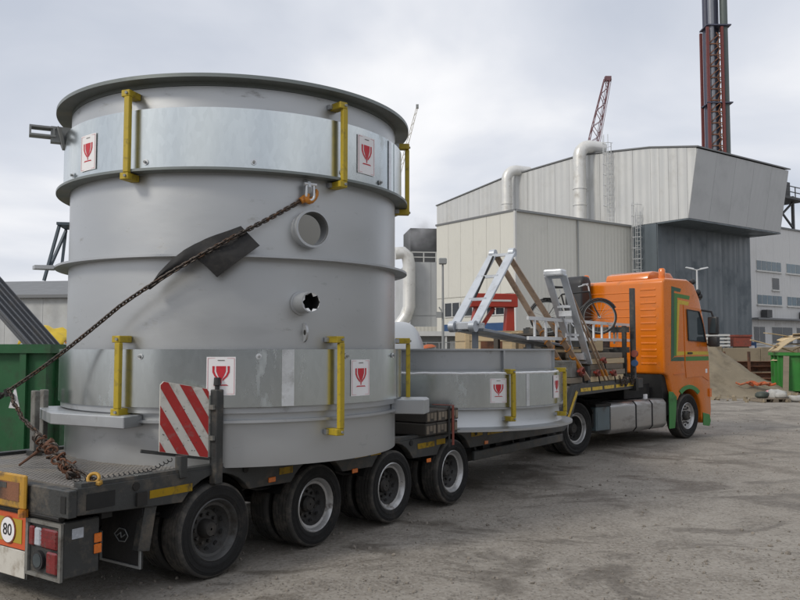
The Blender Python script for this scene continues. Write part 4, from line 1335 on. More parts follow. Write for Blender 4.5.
# rear end
MB().box(-1.50, -1.402, -1.13, 1.13, 0.775, 1.0).build('rear_sill', 'trailer_steel', trailer, bevel=0.01)
MB().box(-1.514, -1.4405, -1.252, -1.131, 0.79, 1.0).build('corner_post', 'trailer_steel', trailer, bevel=0.006)
MB().box(-1.519, -1.5145, -1.215, -1.150, 0.825, 0.955).build('stake_pocket', 'hole_black', trailer)
MB().box(-1.36, -1.10, -1.2535, -1.2506, 0.83, 0.955).build('stake_pocket', 'hole_black', trailer)
for s in (1, -1):
    y0, y1 = sorted((-s * 0.64, -s * 1.13))
    hs = MB().box(-1.47, -1.15, y0, y1, 0.30, 0.74).build('lamp_housing', 'trailer_steel', trailer, bevel=0.01)
    f = MB()
    f.box(-1.495, -1.471, y0, y1, 0.285, 0.312).box(-1.495, -1.471, y0, y1, 0.70, 0.73)
    f.box(-1.4945, -1.4715, y0, y0 + 0.035, 0.312, 0.70).box(-1.4945, -1.4715, y1 - 0.035, y1, 0.312, 0.70)
    f.build('lamp_frame', 'housing_grey', hs)
    ya, yb = (y0 + 0.05, y1 - 0.05)
    wv = yb - ya
    MB().box(-1.50, -1.472, ya, ya + wv * 0.56, 0.52, 0.675).build('tail_lamp', 'lamp_red', hs, bevel=0.012)
    MB().box(-1.50, -1.472, ya + wv * 0.58, ya + wv * 0.80, 0.525, 0.67).build('reverse_lamp', 'lamp_clear', hs, bevel=0.012)
    MB().box(-1.50, -1.472, ya + wv * 0.82, yb, 0.52, 0.675).build('tail_lamp', 'lamp_red', hs, bevel=0.012)
    MB().box(-1.50, -1.472, ya, ya + wv * 0.36, 0.33, 0.50).build('tail_lamp', 'lamp_red', hs, bevel=0.012)
    MB().tube([(-1.472, ya + wv * 0.66, 0.415), (-1.500, ya + wv * 0.66, 0.415)], 0.075, 16).build('fog_lamp', 'black_plastic', hs, smooth=True)
    MB().tube([(-1.5005, ya + wv * 0.66, 0.415), (-1.504, ya + wv * 0.66, 0.415)], 0.055, 14).build('lamp_lens', 'window_glass', hs)
    for q in range(4):
        MB().box(-1.5035, -1.5005, ya + 0.01, ya + wv * 0.54, 0.545 + q * 0.033, 0.553 + q * 0.033).build('lens_rib', 'lamp_red', hs)
    MB().box(-1.40, -1.30, -s * 1.1315 - 0.004, -s * 1.1315 + 0.004, 0.60, 0.68).build('side_reflector', 'lamp_clear', hs)
    MB().box(-1.205, -1.135 + 0.0, -s * 1.138 - 0.006, -s * 1.138 + 0.006, 0.45, 0.525).build('side_reflector', 'lamp_amber', hs, bevel=0.005)
    MB().box(-1.205, -1.135, -s * 1.138 - 0.006, -s * 1.138 + 0.006, 0.535, 0.61).build('side_reflector', 'lamp_amber', hs, bevel=0.005)
    # mud flap
    ym0, ym1 = sorted((-s * 0.66, -s * 1.21))
    mf = MB().box(-0.80, -0.785, ym0, ym1, 0.25, 0.80).build('mud_flap', 'rubber', trailer)
    MB().box(-0.815, -0.802, ym0, ym0 + 0.02, 0.25, 0.5).box(-0.815, -0.802, ym1 - 0.02, ym1, 0.25, 0.5).box(-0.8145, -0.8025, ym0 + 0.021, ym1 - 0.021, 0.25, 0.27).build('flap_edge', 'pole_grey', mf)
    MB().beam((-0.79, -s * 1.19, 0.4), (-0.72, -s * 1.19, 0.78), 0.07, 0.12).build('flap_bracket', 'trailer_steel', mf)
    cy = (ym0 + ym1) / 2
    lg = MB().tube([(-0.806, cy + 0.085, 0.50), (-0.806, cy + 0.02, 0.555), (-0.806, cy - 0.06, 0.55), (-0.806, cy - 0.10, 0.50), (-0.806, cy - 0.06, 0.45), (-0.806, cy + 0.02, 0.445)], 0.006, 4, closed=True)
    lg.tube([(-0.806, cy + 0.05, 0.49), (-0.806, cy + 0.0, 0.52), (-0.806, cy - 0.01, 0.48), (-0.806, cy - 0.06, 0.51)], 0.006, 4)
    lg.build('flap_emblem', 'pole_grey', mf)

# marking plates, speed disc and number plate across the tail
MB().box(-1.46, -1.40, -0.62, 0.62, 0.22, 0.775).build('tail_board', 'trailer_steel', trailer)
for (a, c) in ((-0.60, -0.02), (0.02, 0.60)):
    mp = MB().box(-1.472, -1.461, a, c, 0.455, 0.74).build('marking_plate', 'marking_orange', trailer)
    MB().box(-1.477, -1.473, a + 0.045, c - 0.045, 0.50, 0.695).build('plate_face', 'marking_yellow', mp)
    npl = MB().box(-1.472, -1.461, a, c, 0.225, 0.445).build('number_plate', 'plate_white', trailer, bevel=0.004)
sd = MB().tube([(-1.478, -0.36, 0.595), (-1.484, -0.36, 0.595)], 0.112, 28).build('speed_disc', 'strap_red', trailer)
MB().tube([(-1.4845, -0.36, 0.595), (-1.487, -0.36, 0.595)], 0.102, 28).build('disc_face', 'paper', sd)
mx = Matrix(((0, 0, 1, -1.4885), (-1, 0, 0, -0.36), (0, 1, 0, 0.595), (0, 0, 0, 1)))
text_mesh('80', 0.135, 'numerals', 'ink_black', sd, mx)
# ochre ramp hinge plate
hp = MB().box(-1.545, -1.515, -0.70, 0.55, 0.80, 1.075).build('ramp_hinge_plate', 'plate_ochre', trailer, bevel=0.012)
MB().box(-1.549, -1.5455, -0.62, 0.45, 0.86, 1.01).build('plate_recess', 'rusty', hp)
for y in (-0.35, -0.1):
    MB().box(-1.552, -1.5495, y - 0.09, y + 0.09, 0.955, 1.0).build('recess_slot', 'trailer_steel', hp)
MB().tube([(-1.53, -0.66, 0.80), (-1.53, -0.66, 0.74)], 0.04, 10).build('hinge_pin', 'hook_orange', hp)
MB().tube([(-1.47, -1.1, 0.77), (-1.47, 1.1, 0.77)], 0.03, 8).build('rear_pipe', 'chassis_black', trailer)

# gooseneck
for s in (1, -1):
    y = -s * 1.25
    poly = [(7.95, 0.80), (8.3, 0.80), (8.62, 1.24), (12.35, 1.24), (12.35, 1.44), (8.5, 1.44), (7.95, 0.945)]
    MB().prism(poly, (0, y - s * 0.002, 0), (1, 0, 0), (0, 0, 1), (0, s * 0.09, 0)).build('neck_beam', 'trailer_steel', trailer, bevel=0.006)
    for (a, c) in ((8.75, 9.25), (9.32, 9.85), (9.95, 10.5), (10.6, 11.1), (11.25, 11.7)):
        yy = -s * 1.2565
        MB().box(a, c, min(yy, yy - s * 0.004), max(yy, yy - s * 0.004), 1.30, 1.365).build('reflective_strip', 'reflective_yellow', trailer)
    MB().prism([(8.12, 0.88), (8.2, 0.86), (8.62, 1.30), (8.54, 1.34)], (0, -s * 1.2565, 0), (1, 0, 0), (0, 0, 1), (0, -s * 0.004, 0)).build('reflective_strip', 'reflective_yellow', trailer)
MB().add([(8.28, -1.15, 0.93), (8.28, 1.15, 0.93), (8.58, 1.15, 1.43), (8.58, -1.15, 1.43), (8.24, -1.15, 0.95), (8.24, 1.15, 0.95), (8.54, 1.15, 1.45), (8.54, -1.15, 1.45)],
         [(0, 1, 2, 3), (7, 6, 5, 4), (0, 4, 5, 1), (1, 5, 6, 2), (2, 6, 7, 3), (3, 7, 4, 0)]).build('neck_ramp', 'deck_plate', trailer)
MB().box(8.58, 12.35, -1.15, 1.15, 1.40, 1.45).build('neck_deck', 'deck_plate', trailer)
MB().box(8.6, 12.2, -0.6, 0.6, 1.16, 1.40).build('neck_girder', 'chassis_black', trailer)

# warning board
wb = thing('warning_board', 'red and white striped warning board on the trailer edge', 'warning board', TM @ Vector((-0.03, -1.22, dz(0))), TA)
MB().box(-0.045, 0.045, -0.085, 0.005, -0.14, 0.72).build('post', 'trailer_steel', wb, bevel=0.008)
MB().tube([(0, -0.04, 0.72), (0, -0.04, 0.755), (0, -0.04, 0.76), (0, -0.04, 0.83)], [0.022, 0.022, 0.035, 0.03], 10).build('marker_knob', 'black_plastic', wb, smooth=True)
BX = Vector((-0.42, 0.16, 0.085)).normalized()
BN = Vector((-0.375, -0.927, 0.0))
BN = BX.cross(Vector((0, 0, 1))).normalized() * -1
if BN.y > 0:
    BN = -BN
BZ = Vector((0, 0, 1))
BO_ = Vector((-0.06, -0.005, 0.0))
pn = MB().prism([(0.01, 0.10), (0.47, 0.10), (0.47, 0.69), (0.44, 0.725), (0.03, 0.725), (0.01, 0.70)], BO_, BX, BZ, BN * 0.014).build('panel', 'board_white', wb)


def clip_poly(poly, a, b, c):
    out = []
    for i in range(len(poly)):
        p, q = poly[i], poly[(i + 1) % len(poly)]
        dp = a * p[0] + b * p[1] - c
        dq = a * q[0] + b * q[1] - c
        if dp <= 0:
            out.append(p)
        if dp * dq < 0:
            k = dp / (dp - dq)
            out.append((p[0] + (q[0] - p[0]) * k, p[1] + (q[1] - p[1]) * k))
    return out


full = [(0.013, 0.103), (0.467, 0.103), (0.467, 0.688), (0.438, 0.721), (0.032, 0.721), (0.013, 0.698)]
ang = (0.86, -0.5)
for k in range(-4, 5):
    # stripes fall from upper left (large y) to lower right (small y)
    lo = -0.075 + k * 0.178
    pp = clip_poly(clip_poly(full, 0.827, -0.56, lo + 0.092), -0.827, 0.56, -lo)
    if len(pp) > 2:
        MB().prism(pp, BO_ + BN * 0.0145, BX, BZ, BN * 0.002).build('stripe', 'board_red', pn)
for z in (0.26, 0.54):
    MB().box(-0.075, -0.02, -0.07, 0.02, z, z + 0.04).build('clamp', 'housing_grey', wb)
MB().box(-0.42, -0.34, -0.05, 0.03, -0.04, 0.155).build('socket', 'trailer_steel', wb, bevel=0.006)
MB().beam((-0.62, 0.24, 0.20), (-0.05, 0.0, 0.09), 0.03, 0.03).build('support_bar', 'trailer_steel', wb)
R = random.Random(8)
dn = MB()
for k in range(30):
    y, z = R.uniform(0.05, 0.44), R.uniform(0.14, 0.7)
    p = BO_ + BX * y + BZ * z + BN * 0.0168
    dn.tube([p, p + BN * 0.0004], R.uniform(0.002, 0.006), 6)
tag(dn.build('chips', 'trailer_steel', pn), kind='stuff')


# ================================================================== THE VESSELS
V1 = Vector((-1.9, 9.35, 0.985))
V1A = radians(11.49)
VM1 = Matrix.Translation(V1) @ Matrix.Rotation(V1A, 4, 'Z')


def sheet_on_cyl(R, a0, a1, z0, z1, th=0.004, n=6):
    return MB().lathe([(R, z0), (R + th, z0), (R + th, z1), (R, z1)], n, a0, a1)


def goblet(parent, R, phi, zc, w, h):
    """fragile-goods sheet with a red wine glass, laid on the band"""
    da = w / R / 2
    s = sheet_on_cyl(R, phi - da, phi + da, zc - h / 2, zc + h / 2).build('fragile_sticker', 'paper', parent, smooth=True)
    Rp = R + 0.0055

    def poly(pts, m='print_red', nm='goblet_print'):
        b = MB()
        a = [cyl_pt(Rp, phi + x * w / R, zc + y * h) for x, y in pts]
        c = [cyl_pt(Rp + 0.0012, phi + x * w / R, zc + y * h) for x, y in pts]
        n = len(a)
        b.add(a + c, [list(range(n)), list(range(2 * n - 1, n - 1, -1))] + [[i, (i + 1) % n, n + (i + 1) % n, n + i] for i in range(n)])
        b.build(nm, m, s)

    poly([(-0.17, 0.26), (0.17, 0.26), (0.165, 0.12), (0.10, 0.0), (0.03, -0.08), (0.022, -0.2), (-0.022, -0.2), (-0.03, -0.08), (-0.10, 0.0), (-0.165, 0.12)])
    for q in (-1, 1):
        poly([(q * 0.22, 0.26), (q * 0.30, 0.26), (q * 0.295, 0.10), (q * 0.22, -0.01), (q * 0.06, -0.13), (q * 0.05, -0.08), (q * 0.17, 0.02), (q * 0.225, 0.12)])
    poly([(-0.26, -0.25), (-0.2, -0.22), (0.2, -0.22), (0.26, -0.25)])
    fr = 0.012
    for (x0, x1, y0, y1) in ((-0.46, -0.46 + fr * 1.3, -0.47, 0.47), (0.46 - fr * 1.3, 0.46, -0.47, 0.47), (-0.44, 0.44, 0.46, 0.47), (-0.44, 0.44, -0.47, -0.46)):
        poly([(x0, y0), (x1, y0), (x1, y1), (x0, y1)], 'print_pink', 'border_line')
    poly([(-0.12, 0.40), (0.12, 0.40), (0.12, 0.42), (-0.12, 0.42)], 'housing_grey', 'small_print')


def bracket(parent, phi, z0, z1, R0=1.84, R1=2.02, w=0.062, skew=0.0, foot=0.0):
    M = Matrix.Rotation(phi, 4, 'Z')
    def bx(x0, x1, r0, r1, za, zb):
        b = MB().box(x0, x1, -r1, -r0, za, zb)
        b.v = [M @ p for p in b.v]
        return b
    o = bx(-w / 2, w / 2, R1 - 0.05, R1, z0 + 0.066, z1 - 0.066).build('clamp_bracket', 'bracket_yellow', parent, bevel=0.006)
    bx(-w / 2 - 0.035, w / 2 - 0.002, R0 + 0.004, R1 - 0.003, z1 - 0.065, z1).build('bracket_arm', 'bracket_yellow', o, bevel=0.006)
    bx(-w / 2 - 0.035, w / 2 - 0.002, R0 + 0.004, R1 - 0.003, z0, z0 + 0.065).build('bracket_arm', 'bracket_yellow', o, bevel=0.006)
    for zb in (z0 + 0.033, z1 - 0.033):
        q0, q1 = M @ Vector((0, -R1 + 0.004, zb)), M @ Vector((0, -R1 - 0.014, zb))
        MB().tube([q0, q1], 0.014, 6).build('bolt_head', 'pole_grey', o)
    bx(-w / 2 - 0.065, -w / 2 - 0.036, R0 + 0.004, R0 + 0.05, z0 + 0.01, z0 + 0.055).build('weld_tab', 'vessel_trim', o)
    bx(-w / 2 - 0.065, -w / 2 - 0.036, R0 + 0.004, R0 + 0.05, z1 - 0.055, z1 - 0.01).build('weld_tab', 'vessel_trim', o)
    return o


def bolts(parent, R, z, phis):
    for p in phis:
        a = cyl_pt(R, radians(p), z); c = cyl_pt(R + 0.006, radians(p), z); d = cyl_pt(R + 0.028, radians(p), z)
        o = MB().tube([a, c], 0.028, 12).build('washer', 'galvanised_bright', parent, smooth=True)
        MB().tube([c, d], 0.013, 6).build('bolt_head', 'pole_grey', o)


def cut(target, cutters):
    for c in cutters:
        md = target.modifiers.new('cut', 'BOOLEAN')
        md.operation = 'DIFFERENCE'
        md.solver = 'EXACT'
        md.object = c
    bpy.context.view_layer.update()
    me = bpy.data.meshes.new_from_object(target.evaluated_get(bpy.context.evaluated_depsgraph_get()))
    target.modifiers.clear()
    old = target.data
    target.data = me
    bpy.data.meshes.remove(old)
    for c in cutters:
        bpy.data.objects.remove(c)
    me.polygons.foreach_set('use_smooth', [True] * len(me.polygons))
    me.set_sharp_from_angle(angle=radians(35))


v1 = thing('steel_vessel', 'huge upright silver grey steel cylinder standing on the trailer', 'vessel', V1, V1A)
Z = lambda w: w - 0.985
PH1, ZN1 = radians(21.3), Z(3.257)
PH2, ZN2 = radians(19.2), Z(2.535)
shell = MB().lathe([(1.84, 0.0), (1.84, Z(4.60)), (1.815, Z(4.60)), (1.815, 0.0)], 144).build('shell', 'vessel_paint', v1)
MB().lathe([(1.80, 0.02), (1.812, 0.02), (1.812, Z(4.55)), (1.80, Z(4.55))], 96, PH1 + 0.15, PH1 + 2 * pi - 0.15).build('inner_lining', 'vessel_inside', v1, smooth=True, angle=25)
MB().lathe([(1.66, Z(3.30)), (1.798, Z(3.30)), (1.798, Z(3.33)), (1.66, Z(3.33))], 96, PH1 + 0.3, PH1 + 2 * pi - 0.3).build('inner_ring', 'hole_black', v1, smooth=True, angle=25)
c1 = MB().tube([cyl_pt(1.6, PH1, ZN1), cyl_pt(2.1, PH1, ZN1)], 0.163, 32).build('cutter', None, v1)
c2 = MB().tube([cyl_pt(1.6, PH2, ZN2), cyl_pt(2.1, PH2, ZN2)], 0.085, 24).build('cutter', None, v1)
cut(shell, [c1, c2])
# top rim
MB().lathe([(1.842, Z(4.64)), (2.0, Z(4.64)), (2.0, Z(4.675)), (1.79, Z(4.675)), (1.79, Z(4.605)), (1.842, Z(4.605))], 144).build('rim_flange', 'flange_green', v1, smooth=True, angle=25)
# rings
MB().lathe([(1.842, Z(3.765)), (1.985, Z(3.765)), (1.985, Z(3.79)), (1.842, Z(3.79))], 144).build('stiffener_ring', 'flange_green', v1, smooth=True, angle=25)
MB().lathe([(1.842, Z(2.95)), (1.98, Z(2.95)), (1.98, Z(2.972)), (1.842, Z(2.972))], 144).build('stiffener_ring', 'vessel_trim', v1, smooth=True, angle=25)
MB().lathe([(1.842, Z(1.49)), (1.885, Z(1.49)), (1.885, Z(1.545)), (1.842, Z(1.545))], 144).build('stiffener_ring', 'vessel_trim', v1, smooth=True, angle=25)
MB().lathe([(1.842, Z(1.40)), (1.90, Z(1.40)), (1.90, Z(1.425)), (1.842, Z(1.425))], 144).build('stiffener_ring', 'vessel_trim', v1, smooth=True, angle=25)
# cladding bands, one sheet after another
def band(parent, z0, z1, joints, base=1.905):
    out = []
    for i, (a, c) in enumerate(zip(joints, joints[1:] + [joints[0] + 360])):
        r = base + 0.006 * (i % 2)
        s = MB().lathe([(r, z0), (r + 0.005, z0), (r + 0.005, z1), (r, z1)], max(4, int((c - a) / 3)), radians(a), radians(c + 1.2)).build('band_sheet', 'galvanised', parent, smooth=True, angle=30)
        out.append(s)
    return out


ub = band(v1, Z(3.792), Z(4.375), [-78, -30, 32, 62, 108, 160, 220])
lb = band(v1, Z(1.548), Z(2.088), [-92, -36, 16, 66, 108, 160, 214])
bolts(v1, 1.918, Z(3.86), [-60, -27, 4, 31.8, 50])
bolts(v1, 1.918, Z(2.02), [-27.5, 6, 34, 60])
sheet_on_cyl(1.9175, radians(12.6), radians(16.2), Z(1.552), Z(2.085), 0.003).build('lap_strip', 'galvanised_bright', v1, smooth=True)
sheet_on_cyl(1.9175, radians(56.5), radians(58.5), Z(3.80), Z(4.37), 0.003).build('lap_strip', 'galvanised_bright', v1, smooth=True)
# brackets
for ph in (-31.5, 30.8, 84, 140, 190, 238):
    bracket(v1, radians(ph), Z(3.69), Z(4.55))
for ph, z0 in ((-33, 1.47), (30, 1.25), (80, 1.46), (140, 1.47), (190, 1.47), (238, 1.47)):
    bracket(v1, radians(ph), Z(z0), Z(2.215))
# nozzles
def nozzle(parent, ph, z, r, ln, th, flare):
    d = Vector((sin(ph), -cos(ph), 0))
    fr = Matrix.Translation(cyl_pt(0, ph, z)) @ d.to_track_quat('Z', 'Y').to_matrix().to_4x4()
    return MB().lathe([(r - th, 1.80), (r, 1.80), (r, 1.84 + ln * 0.4), (r + flare, 1.84 + ln * 0.42), (r + flare, 1.84 + ln), (r - th, 1.84 + ln)], 40, frame=fr).build('nozzle', 'vessel_trim', parent, smooth=True, angle=30), fr


n1, fr1 = nozzle(v1, PH1, ZN1, 0.178, 0.12, 0.014, 0.008)
MB().lathe([(0.158, 1.80), (0.1625, 1.80), (0.1625, 1.945), (0.158, 1.945)], 36, frame=fr1).build('nozzle_dark_liner', 'vessel_inside', n1, smooth=True, angle=30)  # dark liner added: shade inside the nozzle put into its colour
n2, fr2 = nozzle(v1, PH2, ZN2, 0.10, 0.24, 0.012, 0.0)
MB().tube([fr2 @ Vector((0, 0, 1.842)), fr2 @ Vector((0, 0, 1.865))], 0.118, 24).build('nozzle_collar', 'vessel_trim', n2, smooth=True)
fl = MB()
R = random.Random(2)
for k in range(8):
    a0, a1 = 2 * pi * k / 8, 2 * pi * (k + 1) / 8
    am = (a0 + a1) / 2 + R.uniform(-0.1, 0.1)
    ri = R.uniform(0.055, 0.082)
    fl.add([fr2 @ Vector((0.092 * cos(a0), 0.092 * sin(a0), 2.078)), fr2 @ Vector((0.092 * cos(am), 0.092 * sin(am), 2.079)), fr2 @ Vector((0.092 * cos(a1), 0.092 * sin(a1), 2.078)), fr2 @ Vector((ri * cos(am), ri * sin(am), 2.06))], [(0, 1, 3), (1, 2, 3)])
fl.build('torn_film', 'film_tape', n2)
MB().lathe([(0.080, 1.82), (0.0865, 1.82), (0.0865, 2.07), (0.080, 2.07)], 28, frame=fr2).build('nozzle_dark_liner', 'hole_black', n2, smooth=True, angle=30)
MB().tube([fr2 @ Vector((0, 0, 1.80)), fr2 @ Vector((0, 0, 1.90))], 0.083, 20).build('nozzle_plug', 'hole_black', n2)
# little eye plate below
pts = [(0, -0.095)] + [(0.085 * cos(a), 0.095 * sin(a)) for a in [(-1 + k / 6) * pi / 2 + k / 6 * 0 for k in range(0, 13)]] + [(0, 0.095)]
ex = Vector((sin(radians(20.5)), -cos(radians(20.5)), 0)); ey = Vector((0, 0, 1)); ez = ex.cross(ey)
ep = MB().prism(pts, cyl_pt(1.838, radians(20.5), Z(2.25)), ex, ey, ez * 0.02).build('eye_plate', 'vessel_trim', v1)
MB().tube([cyl_pt(1.88, radians(20.5), Z(2.25)) - ez * 0.002, cyl_pt(1.88, radians(20.5), Z(2.25)) + ez * 0.022], 0.026, 12).build('eye_hole', 'hole_black', ep)
# lug for the shackle
ex = Vector((sin(radians(20.6)), -cos(radians(20.6)), 0)); ez = ex.cross(ey)
MB().prism([(0, -0.1), (0.10, -0.06), (0.12, 0.0), (0.10, 0.06), (0, 0.1)], cyl_pt(1.838, radians(20.6), Z(3.66)), ex, ey, ez * 0.03).build('lifting_lug', 'vessel_trim', v1)
# rim lugs at left and on the mid ring
M = Matrix.Rotation(radians(-76), 4, 'Z')
b = MB()
b.box(-0.07, 0.07, -2.26, -2.0, Z(4.44), Z(4.46)).box(-0.07, 0.07, -2.26, -2.0, Z(4.35), Z(4.37)).box(-0.07, 0.07, -2.26, -2.24, Z(4.37), Z(4.44)).box(-0.07, 0.07, -2.03, -2.01, Z(4.37), Z(4.44))
b.v = [M @ p for p in b.v]
lg = b.build('rim_eye', 'pole_grey', v1)
b = MB().box(-0.05, 0.05, -2.05, -1.842, Z(4.30), Z(4.47)); b.v = [M @ p for p in b.v]
b.build('eye_gusset', 'pole_grey', lg)
b = MB().add([(-0.2, -1.95, Z(4.42)), (0.2, -1.95, Z(4.42)), (0.2, -1.99, Z(4.44)), (-0.2, -1.99, Z(4.44)), (-0.05, -1.90, Z(4.24)), (0.05, -1.90, Z(4.24)), (0.05, -1.93, Z(4.24)), (-0.05, -1.93, Z(4.24))],
             [(0, 1, 2, 3), (7, 6, 5, 4), (0, 4, 5, 1), (1, 5, 6, 2), (2, 6, 7, 3), (3, 7, 4, 0)])
b.v = [M @ p for p in b.v]
b.build('eye_web', 'pole_grey', lg)
M = Matrix.Rotation(radians(-80), 4, 'Z')
b = MB().prism([(-0.10, 1.98), (0.10, 1.98), (0.07, 2.17), (-0.07, 2.20)], (0, 0, Z(2.945)), (1, 0, 0), (0, -1, 0), (0, 0, 0.04)); b.v = [M @ p for p in b.v]
b.build('ring_lug', 'vessel_trim', v1)
# dark blue bracing on the far left flank, above the ring lug
M = Matrix.Rotation(radians(-92), 4, 'Z')
b = MB().box(-0.2, 0.2, -1.98, -1.845, Z(3.47), Z(3.50)); b.v = [M @ p for p in b.v]
br = b.build('flank_brace', 'lattice_blue', v1)
for (p, q) in (((-0.15, -1.96, 3.47), (-0.15, -2.0, 2.99)), ((0.15, -1.96, 3.47), (0.1, -2.12, 2.85)), ((-0.15, -1.96, 3.45), (0.12, -2.06, 2.99))):
    b = MB().beam((p[0], p[1], Z(p[2])), (q[0], q[1], Z(q[2])), 0.028, 0.028); b.v = [M @ x for x in b.v]
    b.build('brace_strut', 'lattice_blue', br)
# support feet
def foot(parent, a0, a1, R1, z0, z1):
    n = 8
    poly = [(1.842 * sin(radians(a0 + (a1 - a0) * k / n)), -1.842 * cos(radians(a0 + (a1 - a0) * k / n))) for k in range(n + 1)]
    poly += [(R1 * sin(radians(a1)), -R1 * cos(radians(a1))), (R1 * 1.01 * sin(radians((a0 + a1) / 2)), -R1 * 1.01 * cos(radians((a0 + a1) / 2))), (R1 * sin(radians(a0)), -R1 * cos(radians(a0)))]
    return MB().prism(poly, (0, 0, z0), (1, 0, 0), (0, 1, 0), (0, 0, z1 - z0)).build('support_foot', 'vessel_trim', parent, bevel=0.008)


foot(v1, -82, -28, 2.13, Z(1.365), Z(1.475))
foot(v1, 66, 80, 2.22, Z(1.37), Z(1.53))
foot(v1, 150, 180, 2.10, Z(1.365), Z(1.475))
# fragile stickers
goblet(v1, 1.9165, radians(-50.3), Z(4.04), 0.27, 0.36)
goblet(v1, 1.9165, radians(-4.3), Z(1.84), 0.265, 0.355)
goblet(v1, 1.9165, radians(40), Z(1.80), 0.28, 0.365)
goblet(v1, 1.9165, radians(42.5), Z(4.10), 0.28, 0.40)

# ------------------------------------------------------------------ the second, short ring section
V2 = Vector((0.70, 13.11, 0.945))
V2A = radians(-3.05)
v2 = thing('steel_ring', 'low silver grey ring section on the trailer in front of the tall cylinder', 'vessel', V2, V2A)
Y2 = lambda w: w - 0.945
MB().lathe([(2.06, 0.0), (2.06, 0.03), (1.90, 0.05), (1.86, 0.12), (1.845, 0.3), (1.845, Y2(1.78)), (1.80, Y2(1.78)), (1.80, 0.0)], 128).build('shell', 'vessel_paint', v2, smooth=True, angle=25)
MB().lathe([(1.745, Y2(1.5)), (1.745, Y2(2.065)), (1.725, Y2(2.065)), (1.725, Y2(1.5))], 128).build('neck', 'vessel_trim', v2, smooth=True, angle=25)
MB().lathe([(1.69, Y2(2.066)), (1.80, Y2(2.066)), (1.80, Y2(2.085)), (1.69, Y2(2.085))], 128).build('neck_rim', 'vessel_trim', v2, smooth=True, angle=25)
MB().lathe([(1.846, Y2(1.24)), (1.93, Y2(1.24)), (1.93, Y2(1.262)), (1.846, Y2(1.262))], 128).build('stiffener_ring', 'vessel_trim', v2, smooth=True, angle=25)
MB().lathe([(1.748, Y2(1.72)), (1.90, Y2(1.735)), (1.90, Y2(1.742)), (1.748, Y2(1.742))], 128).build('cover_plate', 'vessel_trim', v2, smooth=True, angle=25)
for i, s in enumerate(band(v2, Y2(1.265), Y2(1.735), [-70, -20, 40, 88, 150, 220])):
    pass
# white film edging along the band's top
pts = []
for k in range(140):
    a = 2 * pi * k / 140
    pts.append(cyl_pt(1.908 + 0.008 * mnoise.noise(Vector((k * 0.6, 0, 0))), a, Y2(1.745) + 0.012 * mnoise.noise(Vector((k * 0.5, 3, 0)))))
MB().tube(pts, 0.020, 6, closed=True).build('film_edge', 'film_tape', v2, smooth=True)
for ph in (29.8, 69, 130, 190, 250, 310):
    bracket(v2, radians(ph), Y2(1.07), Y2(1.80))
sheet_on_cyl(1.9175, radians(38.6), radians(40.4), Y2(1.268), Y2(1.733), 0.003).build('lap_strip', 'galvanised_bright', v2, smooth=True)
for ph in (29, 82, 135, 190, 245, 300, 340):
    MB().lathe([(1.746, Y2(1.745)), (1.795, Y2(1.745)), (1.795, Y2(2.065)), (1.746, Y2(2.065))], 2, radians(ph), radians(ph + 0.9)).build('stiffener_rib', 'vessel_trim', v2)
goblet(v2, 1.9165, radians(24.0), Y2(1.50), 0.26, 0.34)
goblet(v2, 1.9165, radians(63.5), Y2(1.52), 0.26, 0.34)

# ------------------------------------------------------------------ lashing chain over the vessel
def link_mesh(pitch, wire):
    b = MB()
    r = wire * 1.18
    half = pitch / 2 - r + wire * 0.5
    pts = []
    for k in range(5):
        a = -pi / 2 + pi * k / 4
        pts.append((half + r * cos(a), r * sin(a), 0))
    for k in range(5):
        a = pi / 2 + pi * k / 4
        pts.append((-half + r * cos(a), r * sin(a), 0))
    b.tube(pts, wire / 2, 6, closed=True)
    return b


def chain(name, label, path, pitch, wire, droop=0.0):
    P = [Vector(p) for p in path]
    t = thing(name, label, 'chain', P[-1])
    base = P[-1].copy()
    # even spacing along the path
    out = []
    acc = 0.0
    nxt = 0.0
    for a, c in zip(P, P[1:]):
        L_ = (c - a).length
        while nxt <= acc + L_:
            k = (nxt - acc) / L_
            out.append((a.lerp(c, k), (c - a).normalized()))
            nxt += pitch
        acc += L_
    src = None
    for i, (p, d) in enumerate(out):
        q = d.to_track_quat('X', 'Z') @ Euler(((pi / 2 if i % 2 else 0) + 0.35, 0, 0)).to_quaternion()
        if src is None:
            src = link_mesh(pitch * 1.38, wire).build('link', 'chain_steel', t, smooth=True, angle=60)
            o = src
        else:
            o = src.copy()
            COL.objects.link(o)
            o.parent = t
        o.location = p - base
        o.rotation_mode = 'QUATERNION'
        o.rotation_quaternion = q
    return t


end = TM @ Vector((-0.98, 1.25, 1.44))
le = VM1.inverted() @ end
RC = 2.035
ae = atan2(le.x, -le.y)
at = ae + math.acos(RC / sqrt(le.x ** 2 + le.y ** 2))
as_ = radians(19.0)
arc = RC * (as_ - at)
strl = sqrt(le.x ** 2 + le.y ** 2 - RC * RC)
zs, ze = Z(3.545), le.z
path = []
for k in range(13):
    f = k / 12
    a = as_ + (at - as_) * f
    rr_ = RC - 0.145 * max(0.0, 1 - f / 0.42)
    path.append(VM1 @ cyl_pt(rr_, a, zs + (ze - zs) * (arc * f) / (arc + strl)))
p0 = path[-1].copy()
for k in range(1, 17):
    f = k / 16
    p = p0.lerp(end, f)
    p.z -= 0.05 * sin(pi * f)
    path.append(p)
# stop at the tensioner, the rest is a bar with hooks
cutn = 13 + 11
TENS_A, TENS_B = path[cutn], path[-1]
chain('lashing_chain', 'long dark chain running diagonally across the silver cylinder', path[:cutn + 1], 0.043, 0.0145)

